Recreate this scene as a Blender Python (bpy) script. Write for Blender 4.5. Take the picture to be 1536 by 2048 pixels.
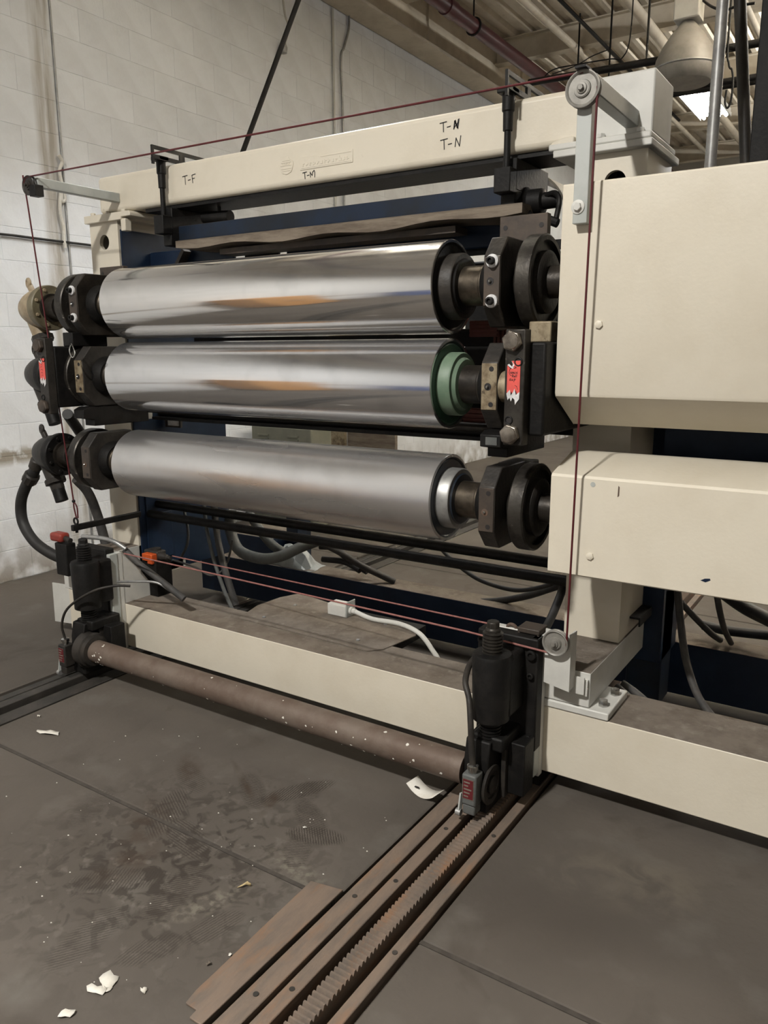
import bpy, math, random
from mathutils import Vector, Matrix
random.seed(7)
for o in list(bpy.data.objects): bpy.data.objects.remove(o)
scene = bpy.context.scene
R = math.radians

# ------------------------------------------------------------------ camera
YAW, PITCH, ROLL, FPX, CAMZ = R(33.19), R(11.66), R(-0.16), 1563.6, 1.55
fw = Vector((-math.sin(YAW)*math.cos(PITCH), math.cos(YAW)*math.cos(PITCH), -math.sin(PITCH)))
rt0 = Vector((math.cos(YAW), math.sin(YAW), 0)); up0 = rt0.cross(fw)
rt = math.cos(ROLL)*rt0 + math.sin(ROLL)*up0; up = rt.cross(fw)
CAM = Vector((0, 0, CAMZ))
cd = bpy.data.cameras.new('camera'); cam = bpy.data.objects.new('camera', cd)
scene.collection.objects.link(cam); scene.camera = cam
cam.matrix_world = Matrix(((rt.x, up.x, -fw.x, CAM.x), (rt.y, up.y, -fw.y, CAM.y), (rt.z, up.z, -fw.z, CAM.z), (0, 0, 0, 1)))
cd.sensor_fit = 'VERTICAL'; cd.sensor_height = 36.0; cd.lens = 36.0*FPX/2048; cd.clip_start = 0.02; cd.clip_end = 100

def at(x, y, Y=None, X=None, Z=None):
    """photo pixel -> world point on a plane at known depth / side / height"""
    d = fw + rt*((x-768)/FPX) - up*((y-1024)/FPX)
    if Y is not None: t = (Y-CAM.y)/d.y
    elif X is not None: t = (X-CAM.x)/d.x
    else: t = (Z-CAM.z)/d.z
    return CAM + d*t

# ------------------------------------------------------------------ world, lights, exposure
w = bpy.data.worlds.new('world'); scene.world = w; w.use_nodes = True
w.node_tree.nodes['Background'].inputs[0].default_value = (.9, .95, 1, 1)
w.node_tree.nodes['Background'].inputs[1].default_value = 0.05
vs = scene.view_settings
vs.view_transform = 'Standard'; vs.look = 'None'; vs.gamma = 1; vs.use_curve_mapping = False
vs.exposure = 0.0
LAMPS = [  # unseen high bay lamps of the hall: position, watts down, watts of added roof fill, disc size, tint
    ((-1.45, -1.45, 4.55), 400, 180, .30, (1, .97, .925)),
    ((.4, 6.4, 4.3), 45, 600, .40, (1, .97, .93)),
    ((.9, 11.8, 4.1), 220, 950, .40, (1, .97, .92)),
    ((4.6, -4.5, 4.55), 60, 60, .40, (1, .97, .92)),
    ((-3.15, 3.9, 4.2), 235, 70, .36, (.96, .98, 1)),
]

# ------------------------------------------------------------------ helpers
C = scene.collection
class MB:
    def __init__(s): s.v = []; s.f = []; s.m = []
    def add(s, vs_, fs, m=0):
        b = len(s.v); s.v += [tuple(v) for v in vs_]
        for f in fs: s.f.append(tuple(i+b for i in f)); s.m.append(m)
        return s
    def box(s, x0, x1, y0, y1, z0, z1, m=0, top=None):
        vs_ = [(x, y, z) for z in (z0, z1) for y in (y0, y1) for x in (x0, x1)]
        s.add(vs_, [(0,2,3,1), (0,1,5,4), (1,3,7,5), (3,2,6,7), (2,0,4,6)], m)
        b = len(s.v)-8; s.f.append((b+4, b+5, b+7, b+6)); s.m.append(m if top is None else top)
        return s
    def obox(s, p0, p1, wd, ht, m=0, upv=(0,0,1)):
        p0 = Vector(p0); p1 = Vector(p1); d = (p1-p0).normalized(); u = Vector(upv)
        a = d.cross(u).normalized(); b = a.cross(d).normalized()
        vs_ = []
        for p in (p0, p1):
            for sx, sz in ((-1,-1), (1,-1), (1,1), (-1,1)): vs_.append(p+a*(sx*wd/2)+b*(sz*ht/2))
        return s.add(vs_, [(3,2,1,0), (4,5,6,7), (0,1,5,4), (1,2,6,5), (2,3,7,6), (3,0,4,7)], m)
    def prism(s, pts, ax, a0, a1, m=0):
        n = len(pts)
        def P(p, a): return {'X': (a, p[0], p[1]), 'Y': (p[0], a, p[1]), 'Z': (p[0], p[1], a)}[ax]
        vs_ = [P(p, a0) for p in pts]+[P(p, a1) for p in pts]
        return s.add(vs_, [tuple(range(n))[::-1], tuple(range(n, 2*n))]+[(i, (i+1) % n, n+(i+1) % n, n+i) for i in range(n)], m)
    def lathe(s, p0, d, prof, n=32, m=0, closed=False, capped=True):
        p0 = Vector(p0); d = Vector(d).normalized()
        a = d.orthogonal().normalized(); b = d.cross(a)
        vs_ = []; fs = []
        for t, r in prof:
            for i in range(n):
                q = 2*math.pi*i/n; vs_.append(p0+d*t+(a*math.cos(q)+b*math.sin(q))*r)
        k = len(prof)
        for j in range(k-1 if not closed else k):
            j2 = (j+1) % k
            for i in range(n): fs.append((j*n+i, j*n+(i+1) % n, j2*n+(i+1) % n, j2*n+i))
        if capped and not closed:
            fs.append(tuple(range(n))[::-1]); fs.append(tuple(range((k-1)*n, k*n)))
        return s.add(vs_, fs, m)
    def cyl(s, p0, p1, r, r1=None, n=24, m=0):
        p0 = Vector(p0); p1 = Vector(p1); L = (p1-p0).length
        return s.lathe(p0, p1-p0, [(0, r), (L, r if r1 is None else r1)], n, m)
    def torus(s, c, nrm, Rr, r, n=28, k=10, m=0):
        return s.lathe(c, nrm, [(r*math.sin(2*math.pi*j/k), Rr+r*math.cos(2*math.pi*j/k)) for j in range(k)], n, m, closed=True)
    def hexn(s, c, d, r, h, m=0): return s.lathe(c, d, [(0, r), (h*.85, r), (h, r*.86)], 6, m)
    def tube(s, pts, r, n=10, seg=8, m=0, caps=True):
        P = [Vector(p) for p in pts]
        if len(P) > 2:
            Q = []
            E_ = [P[0]*2-P[1]]+P+[P[-1]*2-P[-2]]
            for i in range(1, len(E_)-2):
                for j in range(seg):
                    t = j/seg; a, b, c, d = E_[i-1], E_[i], E_[i+1], E_[i+2]
                    Q.append(.5*((2*b)+(c-a)*t+(2*a-5*b+4*c-d)*t*t+(3*b-a-3*c+d)*t**3))
            Q.append(P[-1]); P = Q
        nrm = None; vs_ = []; fs = []
        for i, p in enumerate(P):
            d = (P[min(i+1, len(P)-1)]-P[max(i-1, 0)]).normalized()
            if nrm is None: nrm = d.orthogonal().normalized()
            nrm = (nrm-d*nrm.dot(d)).normalized(); b = d.cross(nrm)
            for j in range(n):
                q = 2*math.pi*j/n; vs_.append(p+(nrm*math.cos(q)+b*math.sin(q))*r)
        for i in range(len(P)-1):
            for j in range(n): fs.append((i*n+j, i*n+(j+1) % n, (i+1)*n+(j+1) % n, (i+1)*n+j))
        if caps: fs.append(tuple(range(n))[::-1]); fs.append(tuple(range((len(P)-1)*n, len(P)*n)))
        return s.add(vs_, fs, m)
    def strokes(s, o, u, v, lines, wd, nrm, lift=.0008, m=0):
        """flat pen strokes: ribbons lying on a surface; lines in (u,v) units"""
        o = Vector(o); u = Vector(u); v = Vector(v); nrm = Vector(nrm).normalized()
        for ln in lines:
            P = [o+u*a+v*b+nrm*lift for a, b in ln]
            for i in range(len(P)-1):
                d = (P[i+1]-P[i]); L = d.length
                if L < 1e-6: continue
                d /= L; sd = d.cross(nrm).normalized()*wd/2; e = d*wd*.35
                a, b = P[i]-e, P[i+1]+e
                s.add([a-sd, a+sd, b+sd, b-sd], [(0, 1, 2, 3)], m)
        return s
    def build(s, name, mats, parent=None, bevel=0, ang=35, seg=2):
        me = bpy.data.meshes.new(name)
        off = parent_loc(parent) if parent else Vector((0, 0, 0))
        me.from_pydata([tuple(Vector(v)-off) for v in s.v], [], s.f)
        if not isinstance(mats, (list, tuple)): mats = [mats]
        for m in mats: me.materials.append(m)
        for p, mi in zip(me.polygons, s.m): p.material_index = mi
        me.update()
        me.shade_smooth(); me.set_sharp_from_angle(angle=R(ang))
        o = bpy.data.objects.new(name, me); C.objects.link(o)
        if parent: o.parent = parent
        if bevel:
            b = o.modifiers.new('bevel', 'BEVEL'); b.width = bevel; b.segments = seg; b.limit_method = 'ANGLE'; b.angle_limit = R(40); b.harden_normals = False
        return o
def parent_loc(p):
    v = Vector((0, 0, 0))
    while p: v += p.location; p = p.parent
    return v
def tag(o, label, cat, group=None):
    o['label'] = label; o['category'] = cat
    if group: o['group'] = group
    return o
def thing(name, label, cat, loc, group=None):
    o = bpy.data.objects.new(name, None); C.objects.link(o); o.location = loc; o.empty_display_size = .05
    return tag(o, label, cat, group)
def struct(o): o['kind'] = 'structure'; return o
def inst(src, name, parent, delta):
    o = bpy.data.objects.new(name, src.data); C.objects.link(o); o.parent = parent; o.location = Vector(src.location)+Vector(delta)
    for md in src.modifiers:
        n = o.modifiers.new(md.name, md.type); n.width = md.width; n.segments = md.segments; n.limit_method = 'ANGLE'; n.angle_limit = md.angle_limit
    return o

# ------------------------------------------------------------------ materials
def mat(name, c1, c2=None, rough=.5, metal=0, scale=4, lo=.42, hi=.62, bump=0, bscale=40, rough2=None, c3=None, s3=30, lo3=.6, hi3=.7, stretch=None, emit=0, spec=.5, rnd=0):
    m = bpy.data.materials.new(name); m.use_nodes = True
    nt = m.node_tree; N = nt.nodes; L = nt.links; b = N['Principled BSDF']
    b.inputs['Roughness'].default_value = rough; b.inputs['Metallic'].default_value = metal
    b.inputs['Base Color'].default_value = (*c1, 1); b.inputs['Specular IOR Level'].default_value = spec
    if emit: b.inputs['Emission Color'].default_value = (*c1, 1); b.inputs['Emission Strength'].default_value = emit
    tc = N.new('ShaderNodeTexCoord'); vec = tc.outputs['Object']
    if stretch:
        mp = N.new('ShaderNodeMapping'); mp.inputs['Scale'].default_value = stretch; L.new(vec, mp.inputs['Vector']); vec = mp.outputs[0]
    col = None
    def noise(sc, lo_, hi_, det=6):
        n = N.new('ShaderNodeTexNoise'); n.inputs['Scale'].default_value = sc; n.inputs['Detail'].default_value = det; n.inputs['Roughness'].default_value = .65
        L.new(vec, n.inputs['Vector'])
        r = N.new('ShaderNodeMapRange'); r.inputs['From Min'].default_value = lo_; r.inputs['From Max'].default_value = hi_; L.new(n.outputs['Fac'], r.inputs['Value'])
        return n, r
    if c2:
        n, r = noise(scale, lo, hi)
        mx = N.new('ShaderNodeMix'); mx.data_type = 'RGBA'; mx.inputs['A'].default_value = (*c1, 1); mx.inputs['B'].default_value = (*c2, 1)
        L.new(r.outputs[0], mx.inputs['Factor']); col = mx.outputs['Result']
        if rough2 is not None:
            rr = N.new('ShaderNodeMapRange'); rr.inputs['To Min'].default_value = rough; rr.inputs['To Max'].default_value = rough2
            L.new(r.outputs[0], rr.inputs['Value']); L.new(rr.outputs[0], b.inputs['Roughness'])
    if c3:
        n3, r3 = noise(s3, lo3, hi3, 8)
        mx3 = N.new('ShaderNodeMix'); mx3.data_type = 'RGBA'; mx3.inputs['B'].default_value = (*c3, 1)
        if col: L.new(col, mx3.inputs['A'])
        else: mx3.inputs['A'].default_value = (*c1, 1)
        L.new(r3.outputs[0], mx3.inputs['Factor']); col = mx3.outputs['Result']
    if rnd and col:
        oi = N.new('ShaderNodeObjectInfo'); hv = N.new('ShaderNodeHueSaturation')
        rr = N.new('ShaderNodeMapRange'); rr.inputs['To Min'].default_value = 1-rnd; rr.inputs['To Max'].default_value = 1+rnd
        L.new(oi.outputs['Random'], rr.inputs['Value']); L.new(rr.outputs[0], hv.inputs['Value']); L.new(col, hv.inputs['Color']); col = hv.outputs[0]
    if col: L.new(col, b.inputs['Base Color'])
    if bump:
        nb = N.new('ShaderNodeTexNoise'); nb.inputs['Scale'].default_value = bscale; nb.inputs['Detail'].default_value = 5; L.new(vec, nb.inputs['Vector'])
        bp = N.new('ShaderNodeBump'); bp.inputs['Strength'].default_value = bump; bp.inputs['Distance'].default_value = .01
        L.new(nb.outputs['Fac'], bp.inputs['Height']); L.new(bp.outputs[0], b.inputs['Normal'])
    return m
M_cream = mat('cream_paint', (.66,.61,.505), (.60,.545,.44), .42, scale=3, lo=.45, hi=.75, bump=.05, bscale=90, c3=(.30,.25,.19), s3=14, lo3=.70, hi3=.82)
M_creamd = mat('worn_cream_paint', (.58,.55,.47), (.46,.43,.36), .5, scale=6, bump=.06, bscale=60, c3=(.16,.13,.11), s3=18, lo3=.68, hi3=.78)
M_white = mat('white_enamel', (.585,.58,.54), (.52,.515,.48), .45, scale=6, c3=(.35,.33,.3), s3=25, lo3=.7, hi3=.8)
M_greypaint = mat('pale_grey_paint', (.42,.44,.42), (.35,.37,.35), .4, scale=6)
M_dust = mat('dust_layer', (.175,.15,.125), (.125,.105,.085), .95, scale=9, bump=.2, bscale=120, c3=(.23,.205,.175), s3=20, lo3=.55, hi3=.75, spec=.1)
M_navy = mat('navy_paint', (.006,.014,.034), (.009,.02,.044), .45, scale=7, c3=(.03,.037,.046), s3=30, lo3=.70, hi3=.88, spec=.25)
M_navylt = mat('faded_blue_paint', (.008,.012,.019), (.007,.016,.036), .5, scale=5, spec=.3)
M_black = mat('greasy_black_steel', (.0055,.0052,.005), (.011,.010,.009), .55, scale=14, bump=.12, bscale=70, c3=(.03,.025,.02), s3=30, lo3=.68, hi3=.84, spec=.22)
M_dark = mat('oily_dark_steel', (.02,.017,.014), (.042,.035,.028), .4, metal=.5, scale=12, bump=.1, bscale=60, c3=(.16,.13,.10), s3=26, lo3=.66, hi3=.8)
M_steel = mat('bare_steel', (.30,.27,.23), (.14,.12,.10), .38, metal=.9, scale=14, bump=.06, bscale=50)
M_rim = mat('scuffed_dark_rim', (.05,.045,.038), (.025,.022,.019), .42, metal=.6, scale=16, c3=(.3,.27,.24), s3=22, lo3=.64, hi3=.72, bump=.1, bscale=50)
M_journal = mat('oiled_journal_steel', (.13,.108,.082), (.07,.058,.045), .36, metal=.85, scale=14, bump=.06, bscale=50)
M_bright = mat('bright_steel', (.62,.62,.6), (.4,.4,.38), .25, metal=1, scale=20)
M_rust = mat('rusty_steel', (.12,.075,.052), (.075,.06,.05), .75, metal=.15, scale=9, c3=(.19,.095,.045), s3=7, lo3=.52, hi3=.72, bump=.2, bscale=60)
M_rail = mat('rail_steel', (.185,.138,.105), (.13,.105,.085), .7, metal=.1, scale=5, c3=(.25,.13,.065), s3=6, lo3=.52, hi3=.78, bump=.15, bscale=60, stretch=(3, .7, 3))
M_raildk = mat('dark_rail_steel', (.035,.032,.028), (.06,.052,.045), .6, metal=.25, scale=6, bump=.12, bscale=60)
M_pipe = mat('rusty_painted_pipe', (.12,.085,.065), (.16,.125,.10), .6, metal=.2, scale=6, c3=(.5,.46,.4), s3=24, lo3=.685, hi3=.72, bump=.25, bscale=34)
M_brown = mat('brown_steel_plate', (.075,.056,.042), (.05,.04,.033), .55, metal=.3, scale=10, bump=.1)
M_worn = mat('worn_yellowed_metal', (.30,.25,.165), (.15,.11,.065), .5, metal=.3, scale=22, c3=(.05,.035,.02), s3=30, lo3=.6, hi3=.7)
M_beige = mat('beige_cast_iron', (.36,.29,.19), (.24,.185,.115), .55, scale=12, bump=.15, bscale=50)
M_olive = mat('olive_cast_iron', (.16,.14,.085), (.11,.09,.055), .5, scale=12, bump=.12)
M_castdk = mat('dark_cast_iron', (.020,.018,.016), (.036,.031,.026), .5, scale=10, bump=.15, bscale=60, spec=.3)
M_green = mat('dark_green_paint', (.018,.055,.032), (.03,.075,.045), .4, scale=12)
M_greenlt = mat('faded_green_paint', (.15,.22,.15), (.12,.185,.125), .5, scale=14)
M_navyend = mat('navy_end_plate', (.012,.018,.028), (.02,.026,.034), .35, scale=12)
M_rubber = mat('black_rubber', (.011,.0105,.010), (.02,.019,.0175), .6, scale=20, bump=.1)
M_hose = mat('grey_hose', (.10,.105,.10), (.075,.078,.075), .6, scale=20)
M_cable = mat('dusty_black_cable', (.035,.034,.033), (.06,.055,.05), .7, scale=16)
M_rope = mat('dark_red_cable', (.085,.007,.010), (.065,.006,.009), .45, scale=60)
M_ropedust = mat('dusty_red_cable', (.26,.11,.095), (.2,.075,.065), .7, scale=60)
M_red = mat('red_plastic', (.26,.035,.022), (.19,.028,.02), .5, scale=18)
M_orange = mat('orange_plastic', (.55,.085,.012), (.45,.065,.01), .5, scale=18)
M_tag = mat('red_sticker', (.72,.095,.075), (.62,.085,.07), .5, scale=30)
M_paper = mat('white_paper', (.68,.66,.6), (.6,.57,.5), .8, scale=25)
M_paperw = mat('torn_sticker_backing', (.66,.66,.66), (.5,.5,.5), .8, scale=60)
M_yellowp = mat('yellow_peel', (.5,.38,.17), (.42,.33,.18), .7, scale=25)
M_ink = mat('marker_ink', (.012,.010,.010), None, .6)
M_redrib = mat('dark_red_rubber', (.16,.04,.028), (.11,.03,.022), .55, scale=15)
M_wood = mat('dirty_board', (.20,.165,.125), (.11,.085,.062), .8, scale=6, bump=.2, bscale=40, stretch=(.6, 4, 4))
M_cab = mat('grey_green_cabinet', (.17,.17,.125), (.14,.14,.105), .55, scale=6)
M_plastic = mat('crumpled_plastic_sheet', (.32,.35,.35), (.45,.48,.48), .3, scale=8)
M_deck = mat('cream_roof_deck', (.66,.60,.49), (.56,.50,.40), .7, scale=4, c3=(.3,.25,.19), s3=12, lo3=.66, hi3=.8)
M_beam = mat('cream_steel_beam', (.60,.54,.435), (.50,.445,.35), .65, scale=4, c3=(.26,.21,.16), s3=20, lo3=.68, hi3=.78)
M_redpipe = mat('maroon_pipe', (.085,.018,.022), (.06,.014,.017), .35, scale=6)
M_block = mat('white_painted_block', (.80,.825,.85), (.745,.765,.785), .7, scale=3.5, c3=(.42,.39,.33), s3=9, lo3=.68, hi3=.86, bump=.25, bscale=55, rnd=.03)
M_wallback = mat('mortar_joint', (.79,.815,.84), (.72,.735,.75), .8, scale=4, bump=.2)
M_plain = mat('painted_wall', (.70,.69,.66), (.62,.61,.58), .8, scale=2)
M_acryl = mat('prismatic_lamp_shade', (.25,.235,.21), (.19,.178,.16), .45, scale=10)
M_emit = mat('fluorescent_tube', (1, .97, .9), emit=26)
M_lampdisc = mat('lamp_housing', (.3,.3,.3), (.25,.25,.25), .4, metal=.6)
M_galv = mat('galvanised_conduit', (.36,.36,.35), (.26,.26,.255), .45, metal=.6, scale=16)
M_nick = mat('nameplate', (.10,.012,.016), None, .4)

def chrome(name, r0, r1, tint, smear, film=.91):
    m = bpy.data.materials.new(name); m.use_nodes = True; nt = m.node_tree; N = nt.nodes; L = nt.links; b = N['Principled BSDF']
    b.inputs['Metallic'].default_value = film
    tc = N.new('ShaderNodeTexCoord'); mp = N.new('ShaderNodeMapping'); mp.inputs['Scale'].default_value = (1.2, 5, 5); L.new(tc.outputs['Object'], mp.inputs[0])
    n = N.new('ShaderNodeTexNoise'); n.inputs['Scale'].default_value = 1.6; n.inputs['Detail'].default_value = 2; L.new(mp.outputs[0], n.inputs['Vector'])
    r = N.new('ShaderNodeMapRange'); r.inputs['From Min'].default_value = .3; r.inputs['From Max'].default_value = .75; r.inputs['To Min'].default_value = r0; r.inputs['To Max'].default_value = r1
    L.new(n.outputs['Fac'], r.inputs['Value']); L.new(r.outputs[0], b.inputs['Roughness'])
    mx = N.new('ShaderNodeMix'); mx.data_type = 'RGBA'; mx.inputs['A'].default_value = (*tint, 1); mx.inputs['B'].default_value = (*[c*smear for c in tint], 1)
    n2 = N.new('ShaderNodeTexNoise'); n2.inputs['Scale'].default_value = 6; n2.inputs['Detail'].default_value = 3; L.new(tc.outputs['Object'], n2.inputs['Vector'])
    r2 = N.new('ShaderNodeMapRange'); r2.inputs['From Min'].default_value = .55; r2.inputs['From Max'].default_value = .8; L.new(n2.outputs['Fac'], r2.inputs['Value'])
    L.new(r2.outputs[0], mx.inputs['Factor']); L.new(mx.outputs['Result'], b.inputs['Base Color'])
    return m
M_chrome = chrome('polished_chrome', .07, .17, (.66, .645, .625), .82)
M_chrome2 = chrome('hazy_chrome', .08, .2, (.64, .64, .645), .8)
M_satin = chrome('satin_chrome', .25, .36, (.60, .592, .585), .85)

# concrete with boot prints, scuffs and stains
def concrete():
    m = bpy.data.materials.new('dusty_concrete'); m.use_nodes = True; nt = m.node_tree; N = nt.nodes; L = nt.links; b = N['Principled BSDF']
    b.inputs['Roughness'].default_value = .82; b.inputs['Specular IOR Level'].default_value = .25
    g = N.new('ShaderNodeNewGeometry'); pos = g.outputs['Position']
    def noise(sc, lo, hi, det=6, vec=pos, dist=0):
        n = N.new('ShaderNodeTexNoise'); n.inputs['Scale'].default_value = sc; n.inputs['Detail'].default_value = det; n.inputs['Distortion'].default_value = dist
        L.new(vec, n.inputs['Vector']); r = N.new('ShaderNodeMapRange'); r.inputs['From Min'].default_value = lo; r.inputs['From Max'].default_value = hi; L.new(n.outputs['Fac'], r.inputs['Value']); return r.outputs[0]
    def mix(a, bcol, fac):
        x = N.new('ShaderNodeMix'); x.data_type = 'RGBA'
        if isinstance(a, tuple): x.inputs['A'].default_value = (*a, 1)
        else: L.new(a, x.inputs['A'])
        x.inputs['B'].default_value = (*bcol, 1); L.new(fac, x.inputs['Factor']); return x.outputs['Result']
    def mul(a, c):
        x = N.new('ShaderNodeMath'); x.operation = 'MULTIPLY'; L.new(a, x.inputs[0])
        if isinstance(c, (int, float)): x.inputs[1].default_value = c
        else: L.new(c, x.inputs[1])
        return x.outputs[0]
    def blob(cx, cy, rx, ry, rot, soft=.6):
        mp = N.new('ShaderNodeMapping'); mp.vector_type = 'TEXTURE'; mp.inputs['Location'].default_value = (cx, cy, 0); mp.inputs['Rotation'].default_value = (0, 0, rot); mp.inputs['Scale'].default_value = (rx, ry, 1); L.new(pos, mp.inputs[0])
        sx = N.new('ShaderNodeVectorMath'); sx.operation = 'LENGTH'
        mz = N.new('ShaderNodeVectorMath'); mz.operation = 'MULTIPLY'; mz.inputs[1].default_value = (1, 1, 0); L.new(mp.outputs[0], mz.inputs[0]); L.new(mz.outputs[0], sx.inputs[0])
        r = N.new('ShaderNodeMapRange'); r.inputs['From Min'].default_value = 1; r.inputs['From Max'].default_value = 1-soft; L.new(sx.outputs['Value'], r.inputs['Value']); return r.outputs[0]
    def tread(ang, sc):
        mp = N.new('ShaderNodeMapping'); mp.inputs['Rotation'].default_value = (0, 0, ang); L.new(pos, mp.inputs[0])
        wv = N.new('ShaderNodeTexWave'); wv.inputs['Scale'].default_value = sc; wv.inputs['Distortion'].default_value = 2.5; wv.inputs['Detail'].default_value = 2; wv.inputs['Detail Scale'].default_value = 3; L.new(mp.outputs[0], wv.inputs['Vector'])
        r = N.new('ShaderNodeMapRange'); r.inputs['From Min'].default_value = .4; r.inputs['From Max'].default_value = .65; L.new(wv.outputs['Fac'], r.inputs['Value']); return r.outputs[0]
    c = mix((0.100, 0.087, 0.074), (0.074, 0.064, 0.054), noise(1.3, .4, .65))
    c = mix(c, (0.126, 0.115, 0.100), mul(noise(5, .55, .75, 8), .7))
    c = mix(c, (0.052, 0.043, 0.034), mul(noise(2.4, .60, .78, 8, dist=1.5), .8))
    # scuffed foot traffic on the left slab
    area = blob(-1.75, 1.45, .62, .62, 0, .8)
    n4 = noise(16, .50, .60, 6, dist=1)
    c = mix(c, (0.033, 0.027, 0.022), mul(mul(n4, area), .85))
    c = mix(c, (0.148, 0.133, 0.115), mul(mul(noise(22, .58, .66, 6), area), .6))
    for (cx, cy, rx, ry, rot, sc, k) in [(-1.66, 1.96, .05, .16, -.55, 34, .85), (-1.80, 1.88, .05, .14, .9, 34, .75), (-1.52, 1.86, .05, .13, 1.0, 38, .8), (-1.44, 1.79, .05, .11, 1.9, 38, .8), (-1.62, 1.98, .045, .08, .6, 38, .6),
                                 (-1.44, 1.69, .05, .10, .6, 38, .65), (-1.42, 1.31, .05, .10, -.3, 36, .5), (-1.50, 1.16, .05, .10, -.5, 36, .5), (-1.95, 1.62, .06, .16, .5, 34, .7), (-1.78, 1.55, .06, .15, 1.2, 34, .7),
                                 (-2.05, 1.82, .05, .13, 1.1, 34, .5), (-1.62, 1.36, .06, .15, .2, 34, .7), (-1.80, 1.30, .06, .16, -.9, 34, .6), (-2.2, 1.50, .06, .15, .4, 34, .5), (-1.68, 1.10, .06, .15, .1, 34, .5)]:
        c = mix(c, (0.037, 0.030, 0.024), mul(mul(blob(cx, cy, rx, ry, rot, .25), tread(rot+1.57 if int(cx*100) % 2 else rot+.5, sc)), k))
    for (cx, cy, rx, ry, rot, k) in [(-1.86, 1.90, .02, .20, 1.0, .8), (-1.70, 1.87, .03, .12, .35, .8), (-2.1, 1.86, .06, .14, .9, .6), (-1.95, 1.52, .10, .24, .7, .55), (-1.84, 1.36, .09, .15, -.3, .5)]:
        c = mix(c, (0.046, 0.031, 0.021), mul(mul(blob(cx, cy, rx, ry, rot, .7), noise(20, .35, .6, 5)), k))
    # pale and dark patches right of the rail
    c = mix(c, (0.141, 0.122, 0.096), mul(mul(blob(-.52, 2.12, .30, .17, .3, .8), noise(9, .42, .62, 7, dist=1)), .75))
    c = mix(c, (0.063, 0.054, 0.045), mul(blob(-.62, 1.84, .34, .2, .3, .9), .7))
    c = mix(c, (0.063, 0.054, 0.045), mul(blob(-.95, 1.74, .06, .4, 0, .9), .5))
    c = mix(c, (0.163, 0.148, 0.118), mul(mul(blob(-1.38, 1.62, .05, .18, 1.4, .7), noise(40, .45, .6, 5)), .8))
    c = mix(c, (0.163, 0.148, 0.118), mul(mul(blob(-1.50, 1.37, .05, .17, -.35, .7), noise(40, .45, .6, 5)), .8))
    L.new(c, b.inputs['Base Color'])
    nb = N.new('ShaderNodeTexNoise'); nb.inputs['Scale'].default_value = 45; nb.inputs['Detail'].default_value = 8; L.new(pos, nb.inputs['Vector'])
    bp = N.new('ShaderNodeBump'); bp.inputs['Strength'].default_value = .25; bp.inputs['Distance'].default_value = .006; L.new(nb.outputs['Fac'], bp.inputs['Height']); L.new(bp.outputs[0], b.inputs['Normal'])
    return m
M_conc = concrete()
M_joint = mat('joint_dirt', (.042,.035,.029), (.062,.053,.044), .95, scale=14)
M_amber = mat('amber_cabinet_paint', (.60,.30,.09), (.5,.27,.10), .5, scale=3)
M_pit = mat('pit_dirt', (.012,.011,.010), (.02,.018,.016), .95, scale=20)

# ================================================================== STRUCTURE
def pos_mask_mix(m, colB, build):
    """extra stain layer with a shape of its own, placed in world space"""
    nt = m.node_tree; N = nt.nodes; L = nt.links; b = N['Principled BSDF']
    src = b.inputs['Base Color'].links[0].from_socket
    g = N.new('ShaderNodeNewGeometry'); sp = N.new('ShaderNodeSeparateXYZ'); L.new(g.outputs['Position'], sp.inputs[0])
    fac = build(N, L, sp, g.outputs['Position'])
    mx = N.new('ShaderNodeMix'); mx.data_type = 'RGBA'; mx.inputs['B'].default_value = (*colB, 1); L.new(src, mx.inputs['A']); L.new(fac, mx.inputs['Factor'])
    L.new(mx.outputs['Result'], b.inputs['Base Color'])
def rng(N, L, s, a, b_, lo=0., hi=1.):
    r = N.new('ShaderNodeMapRange'); r.inputs['From Min'].default_value = a; r.inputs['From Max'].default_value = b_; r.inputs['To Min'].default_value = lo; r.inputs['To Max'].default_value = hi; L.new(s, r.inputs['Value']); return r.outputs[0]
def mulN(N, L, a, b_):
    x = N.new('ShaderNodeMath'); x.operation = 'MULTIPLY'; L.new(a, x.inputs[0])
    if isinstance(b_, float): x.inputs[1].default_value = b_
    else: L.new(b_, x.inputs[1])
    return x.outputs[0]
def nz(N, L, p, sc, lo, hi, st=None):
    if st:
        mp = N.new('ShaderNodeMapping'); mp.inputs['Scale'].default_value = st; L.new(p, mp.inputs[0]); p = mp.outputs[0]
    n = N.new('ShaderNodeTexNoise'); n.inputs['Scale'].default_value = sc; n.inputs['Detail'].default_value = 6; L.new(p, n.inputs['Vector']); return rng(N, L, n.outputs['Fac'], lo, hi)
for mm in (M_block, M_wallback):
    pos_mask_mix(mm, (.40, .375, .33), lambda N, L, sp, p: mulN(N, L, mulN(N, L, rng(N, L, sp.outputs['Y'], 3.42, 3.47), rng(N, L, sp.outputs['Y'], 3.61, 3.57)), nz(N, L, p, 3, .25, .6, (1, 6, .6))))
    pos_mask_mix(mm, (.25, .225, .19), lambda N, L, sp, p: mulN(N, L, rng(N, L, sp.outputs['Z'], .45, 0), nz(N, L, p, 5, .35, .6)))
    pos_mask_mix(mm, (.30, .27, .22), lambda N, L, sp, p: mulN(N, L, mulN(N, L, mulN(N, L, rng(N, L, sp.outputs['Z'], .78, .83), rng(N, L, sp.outputs['Z'], .93, .88)), rng(N, L, sp.outputs['Y'], 3.33, 3.25)), nz(N, L, p, 9, .38, .5)))

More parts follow.
